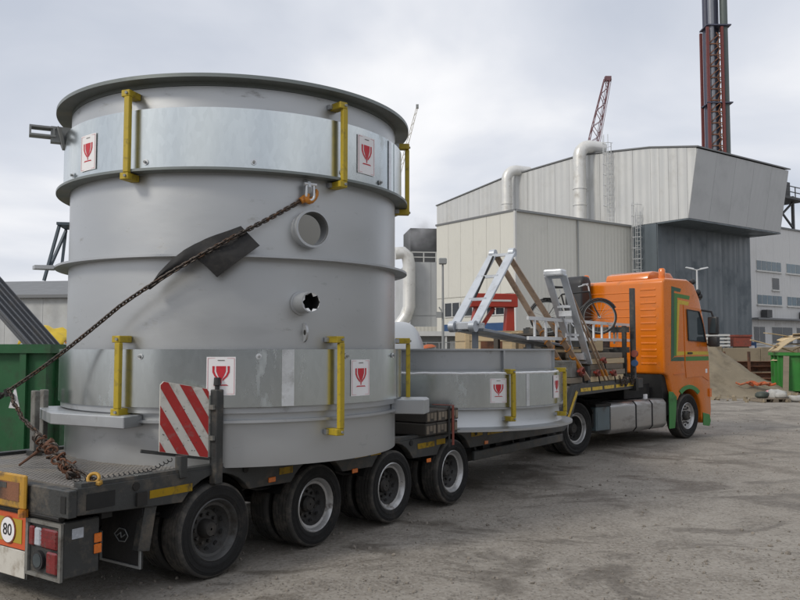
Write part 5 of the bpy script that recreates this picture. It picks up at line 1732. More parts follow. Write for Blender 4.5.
# hook and shackle at the upper end
hk = thing('chain_hook', 'orange grab hook at the upper end of the long chain', 'hook', path[0])
dirv = (path[0] - path[1]).normalized()
up = Vector((0, 0, 1))
rad = (VM1.to_3x3() @ Vector((sin(as_), -cos(as_), 0)))
b = MB().tube([dirv * -0.04, dirv * 0.02], [0.03, 0.04], 10)
b.build('eye', 'hook_orange', hk, smooth=True)
b = MB()
pts = []
for k in range(9):
    a = -0.6 + k * 0.55
    pts.append(dirv * (0.095 + 0.07 * -cos(a)) + up * (0.055 * sin(a) * -1) + rad * 0.03)
b.tube(pts, [0.028, 0.03, 0.032, 0.032, 0.03, 0.028, 0.024, 0.018, 0.012], 10)
b.build('hook_bend', 'hook_orange', hk, smooth=True, angle=60)
skl = thing('bow_shackle', 'silver bow shackle joining the hook to the vessel lug', 'shackle', VM1 @ cyl_pt(1.93, radians(20.6), Z(3.585)))
b = MB()
sd_ = VM1.to_3x3() @ Vector((cos(radians(20.6)), sin(radians(20.6)), 0))
pts = []
for k in range(11):
    a = pi + pi * k / 10
    pts.append(sd_ * 0.042 * cos(a) + up * (0.05 * sin(a)))
pts = [sd_ * -0.036 + up * 0.10] + pts + [sd_ * 0.036 + up * 0.10]
b.tube(pts, 0.014, 8)
b.build('bow', 'galvanised_bright', skl, smooth=True, angle=60)
MB().tube([sd_ * -0.065 + up * 0.105, sd_ * 0.065 + up * 0.105], 0.018, 8).build('pin', 'galvanised_bright', skl, smooth=True)

# rubber mat under the chain, bent over the ring edge
def mat_R(z):
    return 2.0 - 0.22 * abs(z - 2.965)


cols = [((-24.5, 2.66), (-24.4, 2.645)), ((-21, 2.80), (-21, 2.72)), ((-17.5, 2.915), (-17.5, 2.79)), ((-14, 3.005), (-14, 2.87)), ((-11.5, 3.06), (-11.2, 2.93)), ((-10.0, 3.085), (-8.6, 2.86)), ((-8.6, 3.11), (-5.6, 2.755))]
for k in range(1, 7):
    f = k / 6
    cols.append(((-8.6 + 9.2 * f, 3.11 + 0.13 * f), (-5.6 + 11.2 * f, 2.755 + 0.30 * f)))
b = MB()
nv = 8
for i, (u_, l_) in enumerate(cols):
    lift = 0.05 * max(0, (4 - i) / 4)
    for q in range(nv + 1):
        g = q / nv
        ph, z = u_[0] + (l_[0] - u_[0]) * g, u_[1] + (l_[1] - u_[1]) * g
        w_ = 0.022 * mnoise.noise(Vector((ph * 0.22, z * 6, 1.0))) + 0.012 * abs(g - 0.5)
        for e_ in (0.0, 0.022):
            b.v.append(cyl_pt(mat_R(z) + e_ + lift * (1 - 2 * abs(g - 0.5)) + w_, radians(ph), Z(z)))
st_ = (nv + 1) * 2
for i in range(len(cols) - 1):
    for q in range(nv):
        a, c = i * st_ + q * 2, (i + 1) * st_ + q * 2
        b.f += [[a, c, c + 2, a + 2], [a + 1, a + 3, c + 3, c + 1]]
    a, c = i * st_, (i + 1) * st_
    b.f += [[a, a + 1, c + 1, c], [a + st_ - 2, c + st_ - 2, c + st_ - 1, a + st_ - 1]]
for base in (0, (len(cols) - 1) * st_):
    for q in range(nv):
        a = base + q * 2
        b.f.append([a, a + 1, a + 3, a + 2])
o = b.build('rubber_mat', 'rubber', None, smooth=True, angle=40)
o.location = V1; o.rotation_euler = (0, 0, V1A)
tag(o, 'black rubber mat pad trapped under the diagonal chain', 'mat')

# tensioner with loose chain at the trailer's rear corner
tn = thing('load_binder', 'dark ratchet load binder at the lower end of the diagonal chain', 'load binder', TENS_B)
A_, B_ = TENS_A - TENS_B, Vector((0, 0, 0))
MB().tube([A_, A_.lerp(B_, 0.12), A_.lerp(B_, 0.13), A_.lerp(B_, 0.95), B_], [0.016, 0.016, 0.03, 0.03, 0.016], 10).build('barrel', 'chassis_black', tn, smooth=True)
MB().tube([A_.lerp(B_, 0.0) + Vector((0, 0, 0.03)), A_ + Vector((0.02, 0, -0.04))], 0.03, 8).build('claw', 'chassis_black', tn, smooth=True)
hang = path[cutn].lerp(path[cutn - 1], 0.3)
ring = TM @ Vector((-1.26, -1.19, dz(-1.1) + 0.045))
path2 = []
for k in range(26):
    f = k / 25
    p = hang.lerp(ring, f)
    p.z -= 0.13 * sin(pi * f) + 0.05 * sin(pi * min(1, f * 3)) * (f < 0.34)
    p.x += 0.010 * sin(k * 2.3)
    path2.append(p)
chain('slack_chain', 'slack rusty chain hanging from the binder to the deck ring', path2, 0.038, 0.0135)
tl = VM1.inverted()
bl = thing('chain_bundle', 'knotted bundle of chain and rope halfway down the slack chain', 'chain', path2[15])
R = random.Random(4)
b = MB(); b2 = MB()
dd = (path2[20] - path2[9])
for k in range(46):
    f = R.uniform(-0.5, 0.45)
    c = dd * f + Vector((R.uniform(-0.035, 0.035), R.uniform(-0.035, 0.035), R.uniform(-0.045, 0.03)))
    q = Euler((R.uniform(0, 6), R.uniform(0, 6), 0)).to_matrix()
    ring_ = [c + q @ Vector((0.042 * cos(a), 0.03 * sin(a), 0)) for a in [j * pi / 4 for j in range(8)]]
    (b if k % 3 else b2).tube(ring_, 0.010, 5, closed=True)
tag(b.build('chain_coils', 'chain_steel', bl, smooth=True, angle=60), kind='stuff')
tag(b2.build('rope_coils', 'rusty', bl, smooth=True, angle=60), kind='stuff')
pb = thing('pull_bar', 'dark red steel lever leaning from the chain bundle to the deck', 'lever', path2[13])
MB().tube([(0, 0, 0.02), TM @ Vector((-1.06, 0.22, dz(-1) + 0.02)) - path2[13]], [0.018, 0.011], 8).build('rod', 'rusty', pb, smooth=True)
MB().tube([(0, 0, 0.02), (0.05, 0.0, 0.06)], 0.026, 8).build('handle', 'rusty', pb, smooth=True)
dr = thing('deck_shackle', 'brass coloured shackle ring on the trailer corner', 'shackle', ring)
MB().tube([(0.0 + 0.045 * cos(a), 0.02 * sin(a), 0.008 + 0.036 * sin(a)) for a in [j * pi / 7 for j in range(14)]], 0.014, 8, closed=True).build('ring', 'plate_ochre', dr, smooth=True, angle=60)
MB().box(-0.05, 0.07, -0.04, 0.05, -0.048, -0.01).build('base', 'plate_ochre', dr, bevel=0.01)
# coiled cable across the deck
pts = []
for k in range(150):
    f = k / 149
    x, y = -1.32 + 1.05 * f, -0.80 - 0.08 * sin(3 * f)
    pts.append((x + 0.012 * cos(k * 0.85), y + 0.012 * sin(k * 0.85) - 0.12 * f * f - 0.2 * (1 - f), dz(x) + 0.02 + 0.013 * sin(k * 0.85) + 0.12 * max(0, f - 0.75) * 2))
o = MB().tube(pts, 0.0045, 5).build('coiled_cable', 'cable_black', None, smooth=True)
o.matrix_world = TM
tag(o, 'black spiral cable lying along the trailer deck edge', 'cable')
# stakes and paper near the binder
for i, (t, y, lab) in enumerate(((-0.98, 1.2, 'stake at the rear left trailer corner holding the load binder'), (-0.50, 0.92, 'pale upright stake at the trailer edge, left of the pair'), (-0.32, 1.06, 'pale upright stake at the trailer edge, right of the pair'))):
    o = thing('trailer_stake', lab, 'stake', TM @ Vector((t, y, dz(t))), TA)
    MB().box(-0.03, 0.03, -0.04, 0.04, 0.0, (0.42, 0.66, 0.66)[i]).build('upright', 'housing_grey', o, bevel=0.006)
    MB().box(-0.05, 0.05, -0.06, 0.06, 0.0, 0.05).build('socket', 'trailer_steel', o)
o = MB().add([(0, 0, 0.06), (-0.055, -0.01, -0.16), (0.045, 0.01, -0.17), (0.0, 0.05, -0.14), (-0.004, 0.006, 0.06), (-0.05, 0.0, -0.155), (0.04, 0.02, -0.165), (0.0, 0.056, -0.135)],
             [(0, 1, 2), (0, 2, 3), (0, 3, 1), (4, 6, 5), (4, 7, 6), (4, 5, 7)]).build('paper_tag', 'paper', None)
o.location = path[cutn - 1] + Vector((0, 0, -0.05))
tag(o, 'white folded paper tag tied on the chain', 'tag')


# ================================================================== TRACTOR UNIT
KC = Vector((2.67, 16.77, 0.0))
KA = radians(42.5)
KM = Matrix.Translation(KC) @ Matrix.Rotation(KA, 4, 'Z')
truck = thing('tractor_unit', 'orange tractor unit with green and yellow stripes pulling the low-loader', 'truck', KC, KA)
FX = 4.41      # front axle
TR = 0.515

# cab shell
arch = [(FX + 0.63 * cos(a), 0.52 + 0.63 * sin(a)) for a in [radians(-8) + k * radians(180) / 14 for k in range(15)]]
cabp = [(3.33, 1.52), (3.33, 3.62), (3.42, 3.70), (4.45, 3.72), (4.78, 3.62), (5.02, 3.32), (5.20, 2.86), (5.40, 2.22), (5.47, 1.95), (5.50, 1.2), (5.52, 0.62), (5.46, 0.33), (5.12, 0.30)] + arch[0:13] + [(3.83, 0.95), (3.66, 1.02), (3.50, 1.46)]
cab = MB().prism(cabp, (0, -1.245, 0), (1, 0, 0), (0, 0, 1), (0, 2.49, 0)).build('cab', 'cab_orange', truck, smooth=True, bevel=0.075, seg=4, angle=60)
# ribs pressed into the rear wall
for i in range(12):
    z = 1.72 + i * 0.155
    MB().box(3.318, 3.340, -1.06, -0.66, z, z + 0.045).build('panel_rib', 'cab_orange', cab, bevel=0.01, seg=2)
for i in range(8):
    z = 2.05 + i * 0.19
    MB().box(3.321, 3.340, -0.52, 1.05, z, z + 0.03).build('panel_rib', 'cab_orange', cab, bevel=0.01)
# roof details
rvp = [(3.45, 3.70), (3.52, 3.84), (3.72, 3.90), (4.5, 3.90), (4.75, 3.70)]
MB().prism(rvp, (0, -0.80, 0), (1, 0, 0), (0, 0, 1), (0, 1.15, 0)).build('roof_hatch', 'cab_orange', cab, smooth=True, bevel=0.03, seg=2)
MB().tube([(3.55, -1.10, 3.66), (3.55, -1.10, 3.76), (3.55, -1.10, 3.761), (3.55, -1.10, 3.90), (3.55, -1.10, 3.93)], [0.085, 0.085, 0.075, 0.075, 0.05], 14).build('beacon', 'lamp_amber', truck, smooth=True, angle=50)
MB().tube([(3.62, 1.0, 3.70), (3.62, 1.0, 3.88), (3.62, 1.0, 3.91)], [0.075, 0.075, 0.05], 14).build('beacon', 'lamp_amber', truck, smooth=True, angle=50)
for (x, z) in ((4.72, 3.66), (4.98, 3.42), (5.06, 3.33)):
    MB().tube([(x, -1.18, z), (x + 0.09, -1.20, z + 0.03)], [0.05, 0.075], 10).build('roof_lamp', 'black_plastic', truck, smooth=True)
MB().box(4.86, 5.42, -1.1, 1.1, 3.27, 3.33).build('sun_visor', 'black_plastic', truck, bevel=0.01)
# windscreen
MB().prism([(5.035, 3.24), (5.205, 2.80), (5.375, 2.26), (5.39, 2.265), (5.22, 2.805), (5.05, 3.245)], (0, -1.1, 0), (1, 0, 0), (0, 0, 1), (0, 2.2, 0)).build('windscreen', 'window_glass', truck)

for s in (1, -1):
    yo = -s * 1.246
    n = Vector((0, -s, 0))

    def side(pts, name, m, th, parent=truck, off=0.0, **kw):
        return MB().prism(pts, (0, yo - s * off, 0), (1, 0, 0), (0, 0, 1), n * th).build(name, m, parent, **kw)

    door = side([(4.24, 3.10), (4.98, 3.06), (5.16, 2.78), (5.34, 2.22), (5.40, 1.9), (5.40, 1.30), (5.06, 1.42), (4.75, 1.42), (4.30, 1.40), (4.26, 1.7)], 'door', 'cab_orange', 0.012, bevel=0.004)
    gl = side([(4.36, 3.00), (4.94, 2.97), (5.10, 2.68), (5.24, 2.25), (4.40, 2.28)], 'side_window', 'window_glass', 0.006, door, 0.0125)
    fr = MB()
    ring = [(4.36, 3.00), (4.94, 2.97), (5.10, 2.68), (5.24, 2.25), (4.40, 2.28)]
    for p, q in zip(ring, ring[1:] + ring[:1]):
        fr.beam((p[0], yo - s * 0.022, p[1]), (q[0], yo - s * 0.022, q[1]), 0.02, 0.035, up=(0, 1, 0))
    fr.build('window_seal', 'black_plastic', door)
    MB().box(4.36, 4.56, min(yo - s * 0.014, yo - s * 0.04), max(yo - s * 0.014, yo - s * 0.04), 1.96, 2.0).build('door_handle', 'black_plastic', door)
    side([(5.22, 1.50), (5.31, 1.50), (5.31, 1.60), (5.22, 1.60)], 'number_decal', 'paper', 0.003, door, 0.0125)
    # striped livery: outer dark band, leaf green, yellow
    side([(3.62, 1.84), (3.70, 3.52), (4.15, 3.48), (4.10, 3.40), (3.82, 3.42), (3.76, 1.90)], 'livery_stripe', 'stripe_green', 0.003)
    side([(3.765, 1.92), (3.83, 3.37), (4.55, 3.33), (4.52, 3.24), (3.96, 3.27), (3.86, 1.92)], 'livery_stripe', 'stripe_leaf', 0.003)
    side([(3.865, 1.92), (3.97, 3.22), (4.50, 3.19), (4.47, 3.10), (4.06, 3.12), (3.93, 2.02), (4.23, 2.02), (4.23, 1.94)], 'livery_stripe', 'stripe_yellow', 0.003)
    side([(3.62, 1.80), (4.23, 1.80), (4.23, 1.89), (3.78, 1.89), (3.62, 1.835)], 'livery_stripe', 'stripe_green', 0.003)
    side([(4.27, 1.94), (5.39, 1.94), (5.38, 2.02), (4.27, 2.02)], 'livery_stripe', 'stripe_yellow', 0.003, door, 0.0125)
    side([(4.27, 1.80), (5.39, 1.80), (5.39, 1.90), (4.27, 1.90)], 'livery_stripe', 'stripe_leaf', 0.003, door, 0.0125)
    # light seam over the wheel arch
    MB().beam((3.72, yo - s * 0.004, 1.50), (4.25, yo - s * 0.004, 1.52), 0.012, 0.03, up=(0, 1, 0)).build('panel_lip', 'cab_orange', cab)
    # green arch trim, step and bumper end
    tri = [(FX + 0.80 * cos(a), 0.52 + 0.72 * sin(a)) for a in [radians(50) + k * radians(75) / 8 for k in range(9)]] + [(FX + 0.63 * cos(a), 0.52 + 0.625 * sin(a)) for a in [radians(125) - k * radians(75) / 8 for k in range(9)]]
    side(tri, 'arch_trim', 'cab_green', 0.02, bevel=0.004)
    side([(3.47, 0.28), (3.72, 0.28), (3.78, 0.60), (3.83, 0.98), (3.66, 1.10), (3.48, 1.12)], 'entry_step', 'cab_green', 0.015, bevel=0.004)
    side([(5.06, 0.26), (5.36, 0.22), (5.44, 0.34), (5.38, 0.50), (5.06, 0.56)], 'bumper_end', 'cab_green', 0.015, bevel=0.004)
    side([(5.40, 0.92), (5.50, 0.92), (5.50, 1.12), (5.40, 1.12)], 'indicator', 'lamp_amber', 0.02)
    # mirrors
    ym = -s * 1.40
    mi = MB().box(5.32, 5.47, ym - 0.12, ym + 0.12, 2.42, 2.86).build('mirror', 'black_plastic', truck, smooth=True, bevel=0.035, seg=2)
    MB().box(5.316, 5.32, ym - 0.09, ym + 0.09, 2.46, 2.82).build('mirror_glass', 'window_glass', mi)
    MB().box(5.30, 5.47, ym - 0.13, ym + 0.12, 2.13, 2.38).build('mirror_lower', 'black_plastic', mi, smooth=True, bevel=0.035, seg=2)
    MB().tube([(5.12, -s * 1.2, 3.02), (5.38, -s * 1.36, 2.98), (5.40, ym, 2.84)], 0.028, 8).build('mirror_arm', 'black_plastic', mi, smooth=True)
    MB().tube([(5.33, -s * 1.2, 2.18), (5.40, ym, 2.2)], 0.028, 8).build('mirror_arm', 'black_plastic', mi, smooth=True)

# chassis
for s in (-0.42, 0.42):
    MB().box(-1.1, 5.0, s - 0.05, s + 0.05, 0.70, 0.98).build('chassis_rail', 'chassis_black', truck)
MB().box(3.2, 5.2, -1.05, 1.05, 0.55, 0.94).box(3.36, 3.8, -1.15, 1.15, 0.945, 1.5).build('engine_bay', 'chassis_black', truck)
MB().box(-0.7, 0.7, -0.55, 0.55, 0.985, 1.14).build('fifth_wheel', 'chassis_black', truck)
MB().box(2.2, 3.25, -0.9, 0.9, 0.985, 1.3).build('gearbox_cover', 'chassis_black', truck)
# tanks and boxes on the right, fuel tank also on the left
for s in (1, -1):
    ya, yb = sorted((-s * 0.62, -s * 1.235))
    tkp = [(ya, 0.40), (ya + 0.08, 0.31), (yb - 0.08, 0.31), (yb, 0.40), (yb, 0.88), (yb - 0.07, 0.96), (ya + 0.07, 0.96), (ya, 0.88)]
    segs = ((1.16, 2.12), (2.15, 2.78), (2.81, 3.40))
    for i, (a, c) in enumerate(segs):
        MB().prism(tkp, (a, 0, 0), (0, 1, 0), (0, 0, 1), (c - a, 0, 0)).build('fuel_tank', 'tank_alloy', truck, smooth=True, bevel=0.03, seg=2)
    for a in (2.12, 2.78):
        MB().prism([(p[0] * 1.003, p[1]) for p in tkp], (a + 0.002, 0, 0), (0, 1, 0), (0, 0, 1), (0.026, 0, 0)).build('tank_strap', 'black_plastic', truck)
    MB().tube([(3.05, -s * 0.9, 0.95), (3.05, -s * 0.9, 1.06)], 0.06, 12).build('filler_cap', 'paper', truck)
    tb = MB().box(0.62, 1.12, ya, yb, 0.42, 0.90).build('tool_box', 'toolbox_blue', truck, bevel=0.012)
    MB().box(0.66, 1.08, -s * 1.2362 - 0.004, -s * 1.2362 + 0.004, 0.46, 0.80).build('box_door', 'toolbox_blue', tb)
    MB().box(0.60, 1.15, ya - 0.01, yb + 0.004, 0.905, 0.96).build('box_lid', 'chassis_black', tb)
    MB().box(0.56, 0.615, ya + 0.05, yb - 0.01, 0.5, 0.86).build('box_end', 'chassis_black', tb)
    mg = MB()
    for k in range(12):
        a, c = radians(25 + 11 * k), radians(25 + 11 * (k + 1))
        mg.add([(0.60 * cos(q), y, 0.52 + 0.60 * sin(q)) for q in (a, c) for y in (-s * 0.62, -s * 1.22)], [(0, 1, 3, 2)])
    mg.build('mudguard', 'chassis_black', truck)

# wheels
fw = make_wheel(TR, 0.31, 0.30, 'rim_silver', 0.02, 0.11, 0.09, dark=False)
fw.parent = truck; fw.location = (FX, -1.07, TR)
inst(fw, truck, (FX, 1.07, TR), (0, 0.5, pi))
dw = make_wheel(TR, 0.29, 0.30, 'rim_silver', 0.13, 0.12, 0.12)
dw.parent = truck; dw.location = (0, -1.08, TR)
inst(dw, truck, (0, -0.74, TR), (0, 0.2, 0))
inst(dw, truck, (0, 1.08, TR), (0, 0.5, pi))
inst(dw, truck, (0, 0.74, TR), (0, 0.5, pi))
for x in (0, FX):
    MB().tube([(x, -0.9, TR), (x, 0.9, TR)], 0.09, 12).build('axle', 'chassis_black', truck, smooth=True)
# air intake stack behind the cab
MB().prism([(2.85, 1.6), (3.28, 1.6), (3.28, 3.72), (3.20, 3.84), (2.95, 3.84), (2.85, 3.7)], (0, 0.62, 0), (1, 0, 0), (0, 0, 1), (0, 0.5, 0)).build('air_intake', 'black_plastic', truck, smooth=True, bevel=0.06, seg=3, angle=50)
MB().box(2.9, 3.2, 0.2, 0.60, 1.5, 2.2).build('air_cleaner', 'black_plastic', truck, bevel=0.05, seg=2)
for k, y in enumerate((-0.25, -0.1, 0.05)):
    pts = [(3.28, y, 2.0)] + [(3.0 + 0.25 * cos(a), y + 0.03 * sin(a * 2), 1.75 + 0.03 * a) for a in [j * 0.7 for j in range(12)]] + [(2.4, y, 1.5)]
    MB().tube(pts, 0.016, 6).build('suzi_line', ['strap_red', 'cable_black', 'tarp_yellow'][k], truck, smooth=True, angle=60)

# ================================================================== LOAD ON THE NECK
TMr = TM.to_3x3()


def tthing(name, label, cat, t, y, z, group=None, rz=0.0):
    return thing(name, label, cat, TM @ Vector((t, y, z)), TA + rz, group)


# timbers between vessel and ring
tims = [(3.50, 0.99, 0.95, 'lower left block of the dark timber stack between vessel and ring'), (3.77, 0.99, 0.7, 'lower middle block of the dark timber stack between vessel and ring'),
        (4.04, 0.99, 0.32, 'lower right block of the dark timber stack between vessel and ring'),
        (3.52, 1.15, 0.95, 'upper left block of the dark timber stack between vessel and ring'), (3.79, 1.15, 0.7, 'upper middle block of the dark timber stack between vessel and ring'),
        (4.06, 1.15, 0.32, 'upper right block of the dark timber stack between vessel and ring')]
for (t, z, ln, lab) in tims:
    o = tthing('timber_block', lab, 'timber', t, -1.36, z, 'dark timber stack')
    MB().box(-0.125, 0.125, 0.0, ln, 0.0, 0.15).build('beam', 'timber_dark', o, bevel=0.01)
    e = MB()
    for k in range(3):
        e.box(-0.11 + k * 0.08, -0.05 + k * 0.08, -0.003, -0.0005, 0.02 + 0.03 * (k % 2), 0.12)
    tag(e.build('end_grain', 'timber_grey', o), kind='stuff')
o = tthing('ratchet_strap', 'red and black strap tying down the dark timber stack', 'strap', 3.92, -1.375, 1.0)
MB().box(0.06, 0.11, -0.012, -0.006, -0.18, 0.335).build('webbing', 'strap_red', o)
MB().box(-0.04, 0.01, -0.012, -0.006, -0.2, 0.335).build('webbing', 'chassis_black', o)
MB().box(0.05, 0.12, -0.006, 0.3, 0.337, 0.345).build('webbing', 'strap_red', o)

# posts with the headboard
hb = tthing('stake_post', 'tall dark steel stake at the front right of the trailer neck', 'stake', 11.75, -1.24, 1.2)
MB().box(-0.05, 0.05, -0.05, 0.05, 0.0, 2.18).build('upright', 'trailer_steel', hb, bevel=0.006)
MB().box(-0.08, 0.08, -0.08, 0.08, 0.0, 0.25).build('socket', 'chassis_black', hb)
lampo = MB().tube([(-0.06, -0.06, 0.78), (-0.13, -0.06, 0.78)], 0.075, 14).build('marker_lamp', 'strap_red', hb, smooth=True)
MB().tube([(-0.06, -0.06, 0.58), (-0.12, -0.06, 0.58)], 0.07, 14).build('reflector_cup', 'blue_band', hb, smooth=True)
rk = tthing('headboard_rack', 'dark steel headboard rack with crossbars on the trailer neck', 'rack', 11.55, 0, 1.45)
for y in (-1.12, -0.4, 0.4, 1.12):
    MB().box(-0.04, 0.04, y - 0.04, y + 0.04, 0, 1.12).build('post', 'trailer_steel', rk)
for z in (0.55, 0.98):
    MB().box(-0.041, 0.041, -1.22, 1.22, z, z + 0.12).build('crossbar', 'trailer_steel', rk)
# side board rails between racks
sb = tthing('side_rail', 'dark side rail running along the neck below the ladder', 'rail', 9.1, -0.80, 2.12)
MB().box(0.06, 2.38, -0.03, 0.03, 0.0, 0.14).build('bar', 'trailer_steel', sb)
for x in (0.8, 1.7):
    MB().box(x - 0.03, x + 0.03, -0.025, 0.025, -0.75, -0.002).build('upright', 'trailer_steel', sb)
# dark steel locker behind the planks
lk = tthing('steel_locker', 'dark steel locker standing between the planks and the headboard rack', 'locker', 10.6, -0.05, 1.452)
MB().box(-0.85, 0.85, -0.03, 0.26, 0, 0.74).build('body', 'trailer_steel', lk, bevel=0.01)
for k in range(3):
    MB().box(-0.82 + k * 0.56, -0.30 + k * 0.56, -0.045, -0.031, 0.04, 0.70).build('door', 'beam_slate' if k == 1 else 'trailer_steel', lk)
# planks stacked on the neck
words = ['bottom', 'second', 'third', 'fourth', 'fifth']
for i in range(5):
    for j, (yb, side_) in enumerate(((-0.93, 'near'), (-0.36, 'far'))):
        o = tthing('timber_plank', '%s plank of the %s timber pile on the trailer neck' % (words[i], side_), 'plank', 9.35 + 0.05 * ((i * 3 + j) % 4), yb, 1.452 + i * 0.112, 'plank piles on the neck')
        MB().box(0, 1.95 - 0.06 * ((i + j) % 3), -0.25, 0.22, 0, 0.105).build('plank', 'timber_grey' if (i + j) % 3 else 'timber_pale', o, bevel=0.006)
# big load platform under the bicycle
pf_ = tthing('load_platform', 'dark board platform carrying the bicycle', 'platform', 10.55, 0.35, 2.30)
for k in range(7):
    MB().box(-0.85 + k * 0.25, -0.62 + k * 0.25, -0.55, 0.75, 0.06, 0.10).build('board', 'timber_dark', pf_)
for (x, y) in ((-0.75, -0.45), (0.75, -0.45), (-0.75, 0.65), (0.75, 0.65)):
    MB().box(x - 0.05, x + 0.05, y - 0.05, y + 0.05, -0.848, 0.058).build('leg', 'timber_dark', pf_)
# chain binders on the planks
for i, (t, y, z, lab) in enumerate(((9.62, -1.215, 1.62, 'red chain binder hanging on the near plank pile, left'), (10.5, -1.215, 1.60, 'red chain binder hanging on the near plank pile, right'), (8.86, -1.2, 1.66, 'larger red coiled strap at the neck corner'), (9.95, -1.215, 1.86, 'small brown red coil on the upper planks'))):
    o = tthing('chain_binder', lab, 'binder', t, y, z, 'red binders on the neck')
    rr = (0.065, 0.065, 0.09, 0.055)[i]
    R = random.Random(i)
    for q in range(3):
        MB().tube([(rr * R.uniform(0.7, 1.1) * cos(a), -0.02 - 0.02 * q, rr * R.uniform(0.6, 0.9) * sin(a)) for a in [k * pi / 6 for k in range(12)]], 0.018, 6, closed=True).build('coil', 'strap_red', o, smooth=True, angle=60)
    MB().tube([(-0.15, -0.03, 0.02), (0.15, -0.03, -0.04)], 0.025, 8).build('barrel', 'signal_red', o, smooth=True)
    MB().tube([(0.05, -0.03, 0.0), (0.12, -0.04, -0.2)], 0.014, 7).build('handle', 'chassis_black', o, smooth=True)
hk2 = tthing('timber_cleat', 'weathered cleat block under the red coil at the neck corner', 'timber', 8.62, -1.1, 1.452)
MB().box(-0.16, 0.42, -0.08, 0.5, 0, 0.1).build('block', 'timber_grey', hk2, bevel=0.008)
MB().box(-0.05, 0.2, -0.06, 0.3, 0.101, 0.42).build('steel_housing', 'housing_grey', hk2, bevel=0.02)

# alloy ladder on edge along the right side
ld = tthing('alloy_ladder', 'long white alloy ladder stood on edge along the trailer neck', 'ladder', 7.25, -0.93, 2.24)
for z in (0.0, 0.34):
    MB().box(0, 5.25, -0.02, 0.02, z, z + 0.06).build('stile', 'alloy_ladder', ld)
for k in range(11):
    MB().box(0.25 + k * 0.46, 0.30 + k * 0.46, -0.015, 0.015, 0.061, 0.339).build('rung', 'alloy_ladder', ld)
for x in (1.9, 4.3):
    MB().box(x, x + 0.04, 0.0205, 0.05, -0.05, 0.36).build('hook', 'pole_grey', ld)


def frame_leg(t, p0, p1, half, m, nr, depth=0.10, wall=0.035):
    """two rails joined by rungs, between two points of the x-z plane"""
    p0, p1 = Vector((p0[0], 0, p0[1])), Vector((p1[0], 0, p1[1]))
    for s in (-1, 1):
        MB().beam(p0 + Vector((0, s * half, 0)), p1 + Vector((0, s * half, 0)), wall, depth, up=(0, 1, 0)).build('rail', m, t, bevel=0.006)
    for k in range(nr):
        f = (k + 0.06) / (nr - 0.88)
        c = p0.lerp(p1, f)
        MB().beam(c + Vector((0, -half + wall / 2 + 0.001, 0)), c + Vector((0, half - wall / 2 - 0.001, 0)), 0.07, 0.05).build('rung', m, t)


fa = tthing('folding_ramp', 'tall grey ladder-like steel ramp leaning above the ring', 'ramp', 6.15, -0.30, 2.42)
frame_leg(fa, (0.05, 0.06), (1.40, 1.36), 0.185, 'ramp_grey', 4, 0.16, 0.045)
for s_ in (-1, 1):
    MB().tube([(0.0, s_ * 0.24, 0.03), (0.0, s_ * 0.14, 0.03)], 0.095, 14).build('pivot', 'ramp_grey', fa, smooth=True)
    MB().tube([(1.42, s_ * 0.24, 1.37), (1.42, s_ * 0.14, 1.37)], 0.08, 14).build('pivot', 'ramp_grey', fa, smooth=True)
MB().box(-0.02, 0.50, -0.138, 0.138, -0.02, 0.10).build('toe_plate', 'galvanised_bright', fa, bevel=0.01)
MB().tube([(0.55, 0.1, 0.5), (1.25, 0.1, 1.3)], 0.02, 6).build('gas_strut', 'chassis_black', fa)
# slate channel under it, resting on the neck pile
bm_ = tthing('slate_beam', 'long slate grey steel channel sloping down from the ramp foot', 'beam', 6.25, -0.30, 2.40)
for s_ in (-1, 1):
    MB().beam((0.1, s_ * 0.16, 0.0), (5.0, s_ * 0.16, -0.38), 0.05, 0.23, up=(0, 1, 0)).build('channel', 'beam_slate', bm_, bevel=0.008)
MB().beam((0.3, 0, -0.02), (5.0, 0, -0.38), 0.265, 0.03).build('web', 'beam_slate', bm_)
for k in range(3):
    f = 0.1 + k * 0.3
    MB().beam((0.1 + 4.9 * f, -0.125, 0.03 - 0.38 * f), (0.1 + 4.9 * f, 0.125, 0.03 - 0.38 * f), 0.05, 0.05).build('crosspiece', 'beam_slate', bm_)
MB().beam((2.4, 0, -0.95), (2.4, 0, -0.22), 0.10, 0.10).build('prop', 'beam_slate', bm_)
MB().beam((0.3, 0.0, -0.31), (0.3, 0.0, -0.03), 0.08, 0.08).build('prop', 'beam_slate', bm_)
# brown slings from the ramp head down to the neck
for i, (y, lab) in enumerate(((-0.16, 'brown sling strap from the ramp head, farther of the pair'), (-0.40, 'brown sling strap from the ramp head, nearer of the pair'))):
    p = TM @ Vector((7.58, y, 3.76)); q = TM @ Vector((9.0 + 0.25 * i, y - 0.80, 1.5))
    o = thing('sling_strap', lab, 'strap', q, 0, 'slings from the ramp head')
    MB().beam(p - q, Vector((0, 0, 0)), 0.105, 0.03, up=(0.57, 0.82, 0)).build('webbing', 'strap_brown', o)
    MB().tube([(p - q) * 0.10, (p - q) * 0.19], 0.045, 8).build('tensioner', 'hook_orange', o, smooth=True)
    for k in range(5):
        c = (p - q) * (0.20 + 0.06 * k)
        MB().tube([c + Vector((0.05 * cos(a), 0.05 * sin(a), 0.06 * sin(a + k))) for a in [j * pi / 4 for j in range(8)]], 0.012, 5, closed=True).build('chain_loop', 'hook_orange', o, smooth=True, angle=60)
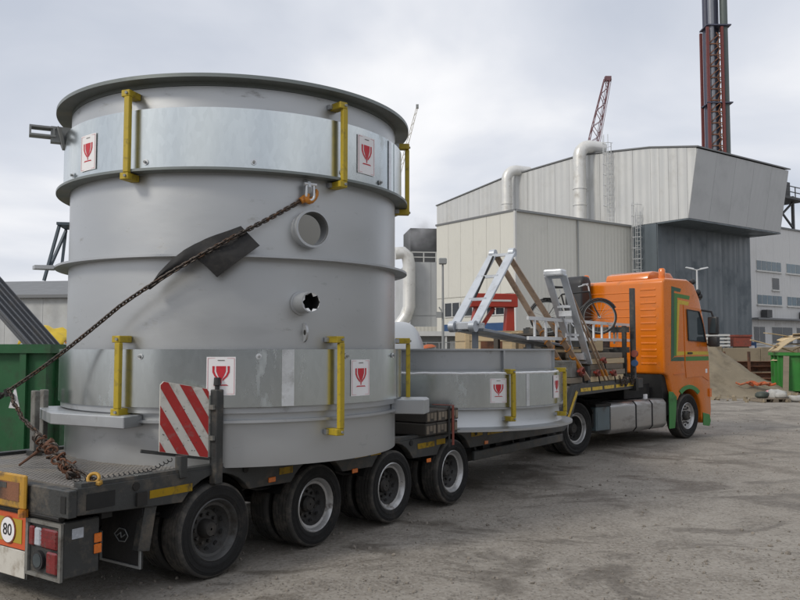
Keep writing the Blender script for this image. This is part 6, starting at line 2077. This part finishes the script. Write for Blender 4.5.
# second steep frame
fb2 = tthing('folding_ramp', 'short steep grey ramp frame standing before the bicycle', 'ramp', 8.11, -1.05, 1.80)
frame_leg(fb2, (1.22, 0.0), (0.04, 1.60), 0.15, 'ramp_grey', 4, 0.13, 0.04)
MB().box(-0.10, 0.14, -0.18, 0.18, 1.58, 1.70).build('head_cap', 'galvanised_bright', fb2, bevel=0.03, seg=2)
MB().box(0.46, 0.62, -0.125, 0.125, 0.88, 0.98).build('mid_plate', 'galvanised_bright', fb2)
MB().box(1.02, 1.22, -0.125, 0.125, 0.08, 0.2).build('foot_plate', 'galvanised_bright', fb2)
MB().beam((1.22, 0, -0.35), (1.22, 0, -0.04), 0.3, 0.12).build('base_block', 'trailer_steel', fb2)
for i, (dy, lab) in enumerate(((0.0, 'thin brown strap from the steep ramp frame, left of two'), (-0.02, 'thin brown strap from the steep ramp frame, right of two'))):
    p = TM @ Vector((8.25 + 0.1 * i, -1.15, 3.35)); q = TM @ Vector((10.05 + 0.16 * i, -1.24 + dy, 1.47))
    o = thing('sling_strap', lab, 'strap', q)
    MB().beam(p - q, (0, 0, 0), 0.035, 0.016, up=(0.57, 0.82, 0)).build('webbing', 'strap_brown', o)
    MB().tube([(p - q) * 0.05, (p - q) * 0.11], 0.03, 8).build('tensioner', 'hook_orange', o, smooth=True)

# more odds and ends among the planks
R = random.Random(31)
odd = ['short pale offcut lying on the near plank pile', 'grey batten across the plank piles', 'pale batten poking out left of the near plank pile', 'weathered board on edge beside the side rail', 'small square block on the far plank pile', 'thin lath leaning on the headboard rack', 'pale board lying under the ladder']
for i, lab in enumerate(odd):
    o = tthing('loose_board', lab, 'board', 9.0 + i * 0.36, -0.85 + 0.18 * (i % 4), 2.02 + 0.03 * (i % 3), 'loose boards on the neck', rz=R.uniform(-0.5, 0.5))
    ln = (0.7, 1.5, 1.3, 1.6, 0.35, 1.2, 1.8)[i]
    MB().box(-ln / 2, ln / 2, -0.06 - 0.05 * (i == 4), 0.06 + 0.05 * (i == 4), 0, (0.05, 0.04, 0.04, 0.16, 0.2, 0.03, 0.04)[i]).build('plank', ('timber_pale', 'timber_grey')[i % 2], o)
for i, (y, z, lab) in enumerate(((-1.20, 1.50, 'loose chain hanging in loops from the neck edge, left'), (-1.20, 1.50, 'loose chain hanging in loops from the neck edge, right'))):
    t0 = 10.75 + 0.62 * i
    pp_ = []
    for k in range(25):
        f = k / 24
        pp_.append(TM @ Vector((t0 + 0.5 * f, -1.29, 1.50 - 0.16 * abs(sin(2 * pi * f)))))
    chain('loose_chain', lab, pp_, 0.05, 0.016)

# bicycle
bk = thing('bicycle', 'black bicycle standing on the load behind the cab', 'bicycle', (3.62, 16.72, 2.40), radians(-4))


def bike_wheel(x):
    r = 0.345
    w = MB().tube([(x + (r - 0.025) * cos(a), 0, 0.345 + (r - 0.025) * sin(a)) for a in [k * 2 * pi / 40 for k in range(40)]], 0.012, 6, closed=True).build('wheel', 'pole_grey', bk, smooth=True, angle=60)
    MB().tube([(x + r * cos(a), 0, 0.345 + r * sin(a)) for a in [k * 2 * pi / 40 for k in range(40)]], 0.020, 6, closed=True).build('tyre', 'rubber', w, smooth=True, angle=60)
    b = MB()
    for k in range(18):
        a = k * 2 * pi / 18
        b.tube([(x, 0.03 * (-1) ** k, 0.345), (x + (r - 0.03) * cos(a), 0, 0.345 + (r - 0.03) * sin(a))], 0.003, 4)
    tag(b.build('spokes', 'pole_grey', w), kind='stuff')
    MB().tube([(x, -0.05, 0.345), (x, 0.05, 0.345)], 0.025, 8).build('hub', 'galvanised_bright', w, smooth=True)
    mgd = MB().tube([(x + (r + 0.04) * cos(a), 0, 0.345 + (r + 0.04) * sin(a)) for a in [radians(30) + k * radians(130) / 10 for k in range(11)]], 0.022, 6)
    mgd.build('mudguard', 'black_plastic', bk, smooth=True)


bike_wheel(-0.54)
bike_wheel(0.54)
f = MB()
bbk, st_, hd, hd2 = (-0.10, 0, 0.28), (-0.24, 0, 0.82), (0.34, 0, 0.88), (0.37, 0, 0.72)
f.tube([bbk, st_], 0.018, 8).tube([bbk, hd2], 0.02, 8).tube([st_, hd], 0.017, 8).tube([hd2, hd], 0.022, 8)
for y in (-0.05, 0.05):
    f.tube([bbk, (-0.54, y, 0.345)], 0.010, 6).tube([st_, (-0.54, y, 0.345)], 0.009, 6).tube([hd2, (0.54, y, 0.345)], 0.012, 6)
f.build('frame', 'cable_black', bk, smooth=True)
MB().tube([st_, (-0.27, 0, 0.93)], 0.014, 8).build('seat_post', 'galvanised_bright', bk)
MB().add([(-0.42, -0.08, 0.95), (-0.42, 0.08, 0.95), (-0.12, 0.025, 0.95), (-0.12, -0.025, 0.95), (-0.42, -0.07, 1.0), (-0.42, 0.07, 1.0), (-0.12, 0.02, 0.985), (-0.12, -0.02, 0.985)],
         [(3, 2, 1, 0), (4, 5, 6, 7), (0, 1, 5, 4), (1, 2, 6, 5), (2, 3, 7, 6), (3, 0, 4, 7)]).build('saddle', 'rubber', bk, bevel=0.015, seg=2)
MB().tube([hd, (0.32, 0, 1.0), (0.30, -0.1, 1.03), (0.16, -0.27, 1.0)], 0.013, 8).tube([(0.32, 0, 1.0), (0.30, 0.1, 1.03), (0.16, 0.27, 1.0)], 0.013, 8).build('handlebar', 'galvanised_bright', bk, smooth=True)
MB().tube([(-0.10, -0.05, 0.28), (-0.10, -0.058, 0.28)], 0.085, 20).build('chainring', 'pole_grey', bk)
MB().tube([(-0.10, -0.07, 0.28), (0.0, -0.07, 0.15)], 0.012, 6).tube([(-0.10, 0.07, 0.28), (-0.2, 0.07, 0.41)], 0.012, 6).build('crank', 'galvanised_bright', bk)
MB().box(-0.62, -0.28, -0.07, 0.07, 0.735, 0.75).build('carrier', 'cable_black', bk)

# ================================================================== LEFT YARD
sk2 = skip('scrap_container', 'dark green ribbed scrap container at the left edge', (-12.2, 12.7, 0), 0, 6.6, 2.4, 2.12, 'skip_green', 10)
lid = thing('container_lid', 'grey ribbed steel lid tilted open over the green container', 'lid', (-6.05, 13.1, 2.03), 0)
dx, dzv = -1.7, 1.86
MB().add([(0, 0, 0), (dx, 0, dzv), (dx, 1.2, dzv), (0, 1.2, 0), (0.03, 0, 0.035), (dx + 0.03, 0, dzv + 0.035), (dx + 0.03, 1.2, dzv + 0.035), (0.03, 1.2, 0.035)],
         [(0, 1, 2, 3), (7, 6, 5, 4), (0, 4, 5, 1), (1, 5, 6, 2), (2, 6, 7, 3), (3, 7, 4, 0)]).build('sheet', 'lid_grey', lid)
for k in range(6):
    y = 0.03 + k * 0.228
    MB().beam((0.045, y, 0.045), (dx + 0.045, y, dzv + 0.045), 0.05, 0.03, up=(0, 1, 0)).build('rib', 'lid_grey', lid)
MB().beam((0.02, 0, -0.02), (0.02, 1.2, -0.02), 0.1, 0.1).build('hinge_bar', 'rusty', lid)
bl_ = thing('steel_drum', 'blue steel drum behind the container lid', 'drum', (-6.25, 15.6, 0.0))
MB().lathe([(0.01, 2.02), (0.30, 2.02), (0.31, 2.0), (0.30, 1.7), (0.31, 1.68), (0.30, 1.4), (0.30, 1.1), (0.01, 1.1)], 24, closed_prof=False).build('body', 'blue_tarp', bl_, smooth=True)
MB().box(-0.5, 0.5, -0.5, 0.5, 0, 1.098).build('plinth', 'timber_grey', bl_)
sc2 = heap('scrap_heap', 'rusty heap of scrap and cable behind the green container', 'scrap', -10.2, 23, 2.6, 2.2, 2.35, 'rusty', 4)
b = MB()
R = random.Random(9)
for k in range(34):
    x, y, z = R.uniform(-1.2, 1.5), R.uniform(-1.2, 0.4), R.uniform(1.4, 2.3)
    pts = [(x + 0.35 * j * R.uniform(0.4, 1) * 0.5, y + R.uniform(-0.1, 0.1), z + 0.25 * sin(j * 0.8 + k) * R.uniform(0.5, 1)) for j in range(6)]
    b.tube(pts, 0.022, 5)
o = b.build('scrap_cables', 'hook_orange', None)
o.location = (-10.0, 22.4, 0)
tag(o, 'tangle of orange and rust coloured cable on the scrap heap', 'cable', kind='stuff')
b = MB()
n = 12
for i in range(n + 1):
    for j in range(n + 1):
        u, v = i / n - 0.5, j / n - 0.5
        z = 0.45 * (1 - 2.2 * (u * u + v * v)) + 0.16 * mnoise.noise(Vector((u * 4, v * 4, 2))) + 0.06 * mnoise.noise(Vector((u * 11, v * 11, 2)))
        b.v.append(Vector((u * 1.25, v * 1.2, z)))
for i in range(n):
    for j in range(n):
        a = i * (n + 1) + j
        b.f.append([a, a + n + 1, a + n + 2, a + 1])
o = b.build('yellow_tarp', 'tarp_yellow', None, smooth=True, angle=60)
o.location = (-9.75, 22.3, 2.22)
tag(o, 'crumpled yellow tarpaulin on top of the scrap heap', 'tarpaulin')
so2 = o.modifiers.new('thick', 'SOLIDIFY'); so2.thickness = 0.01
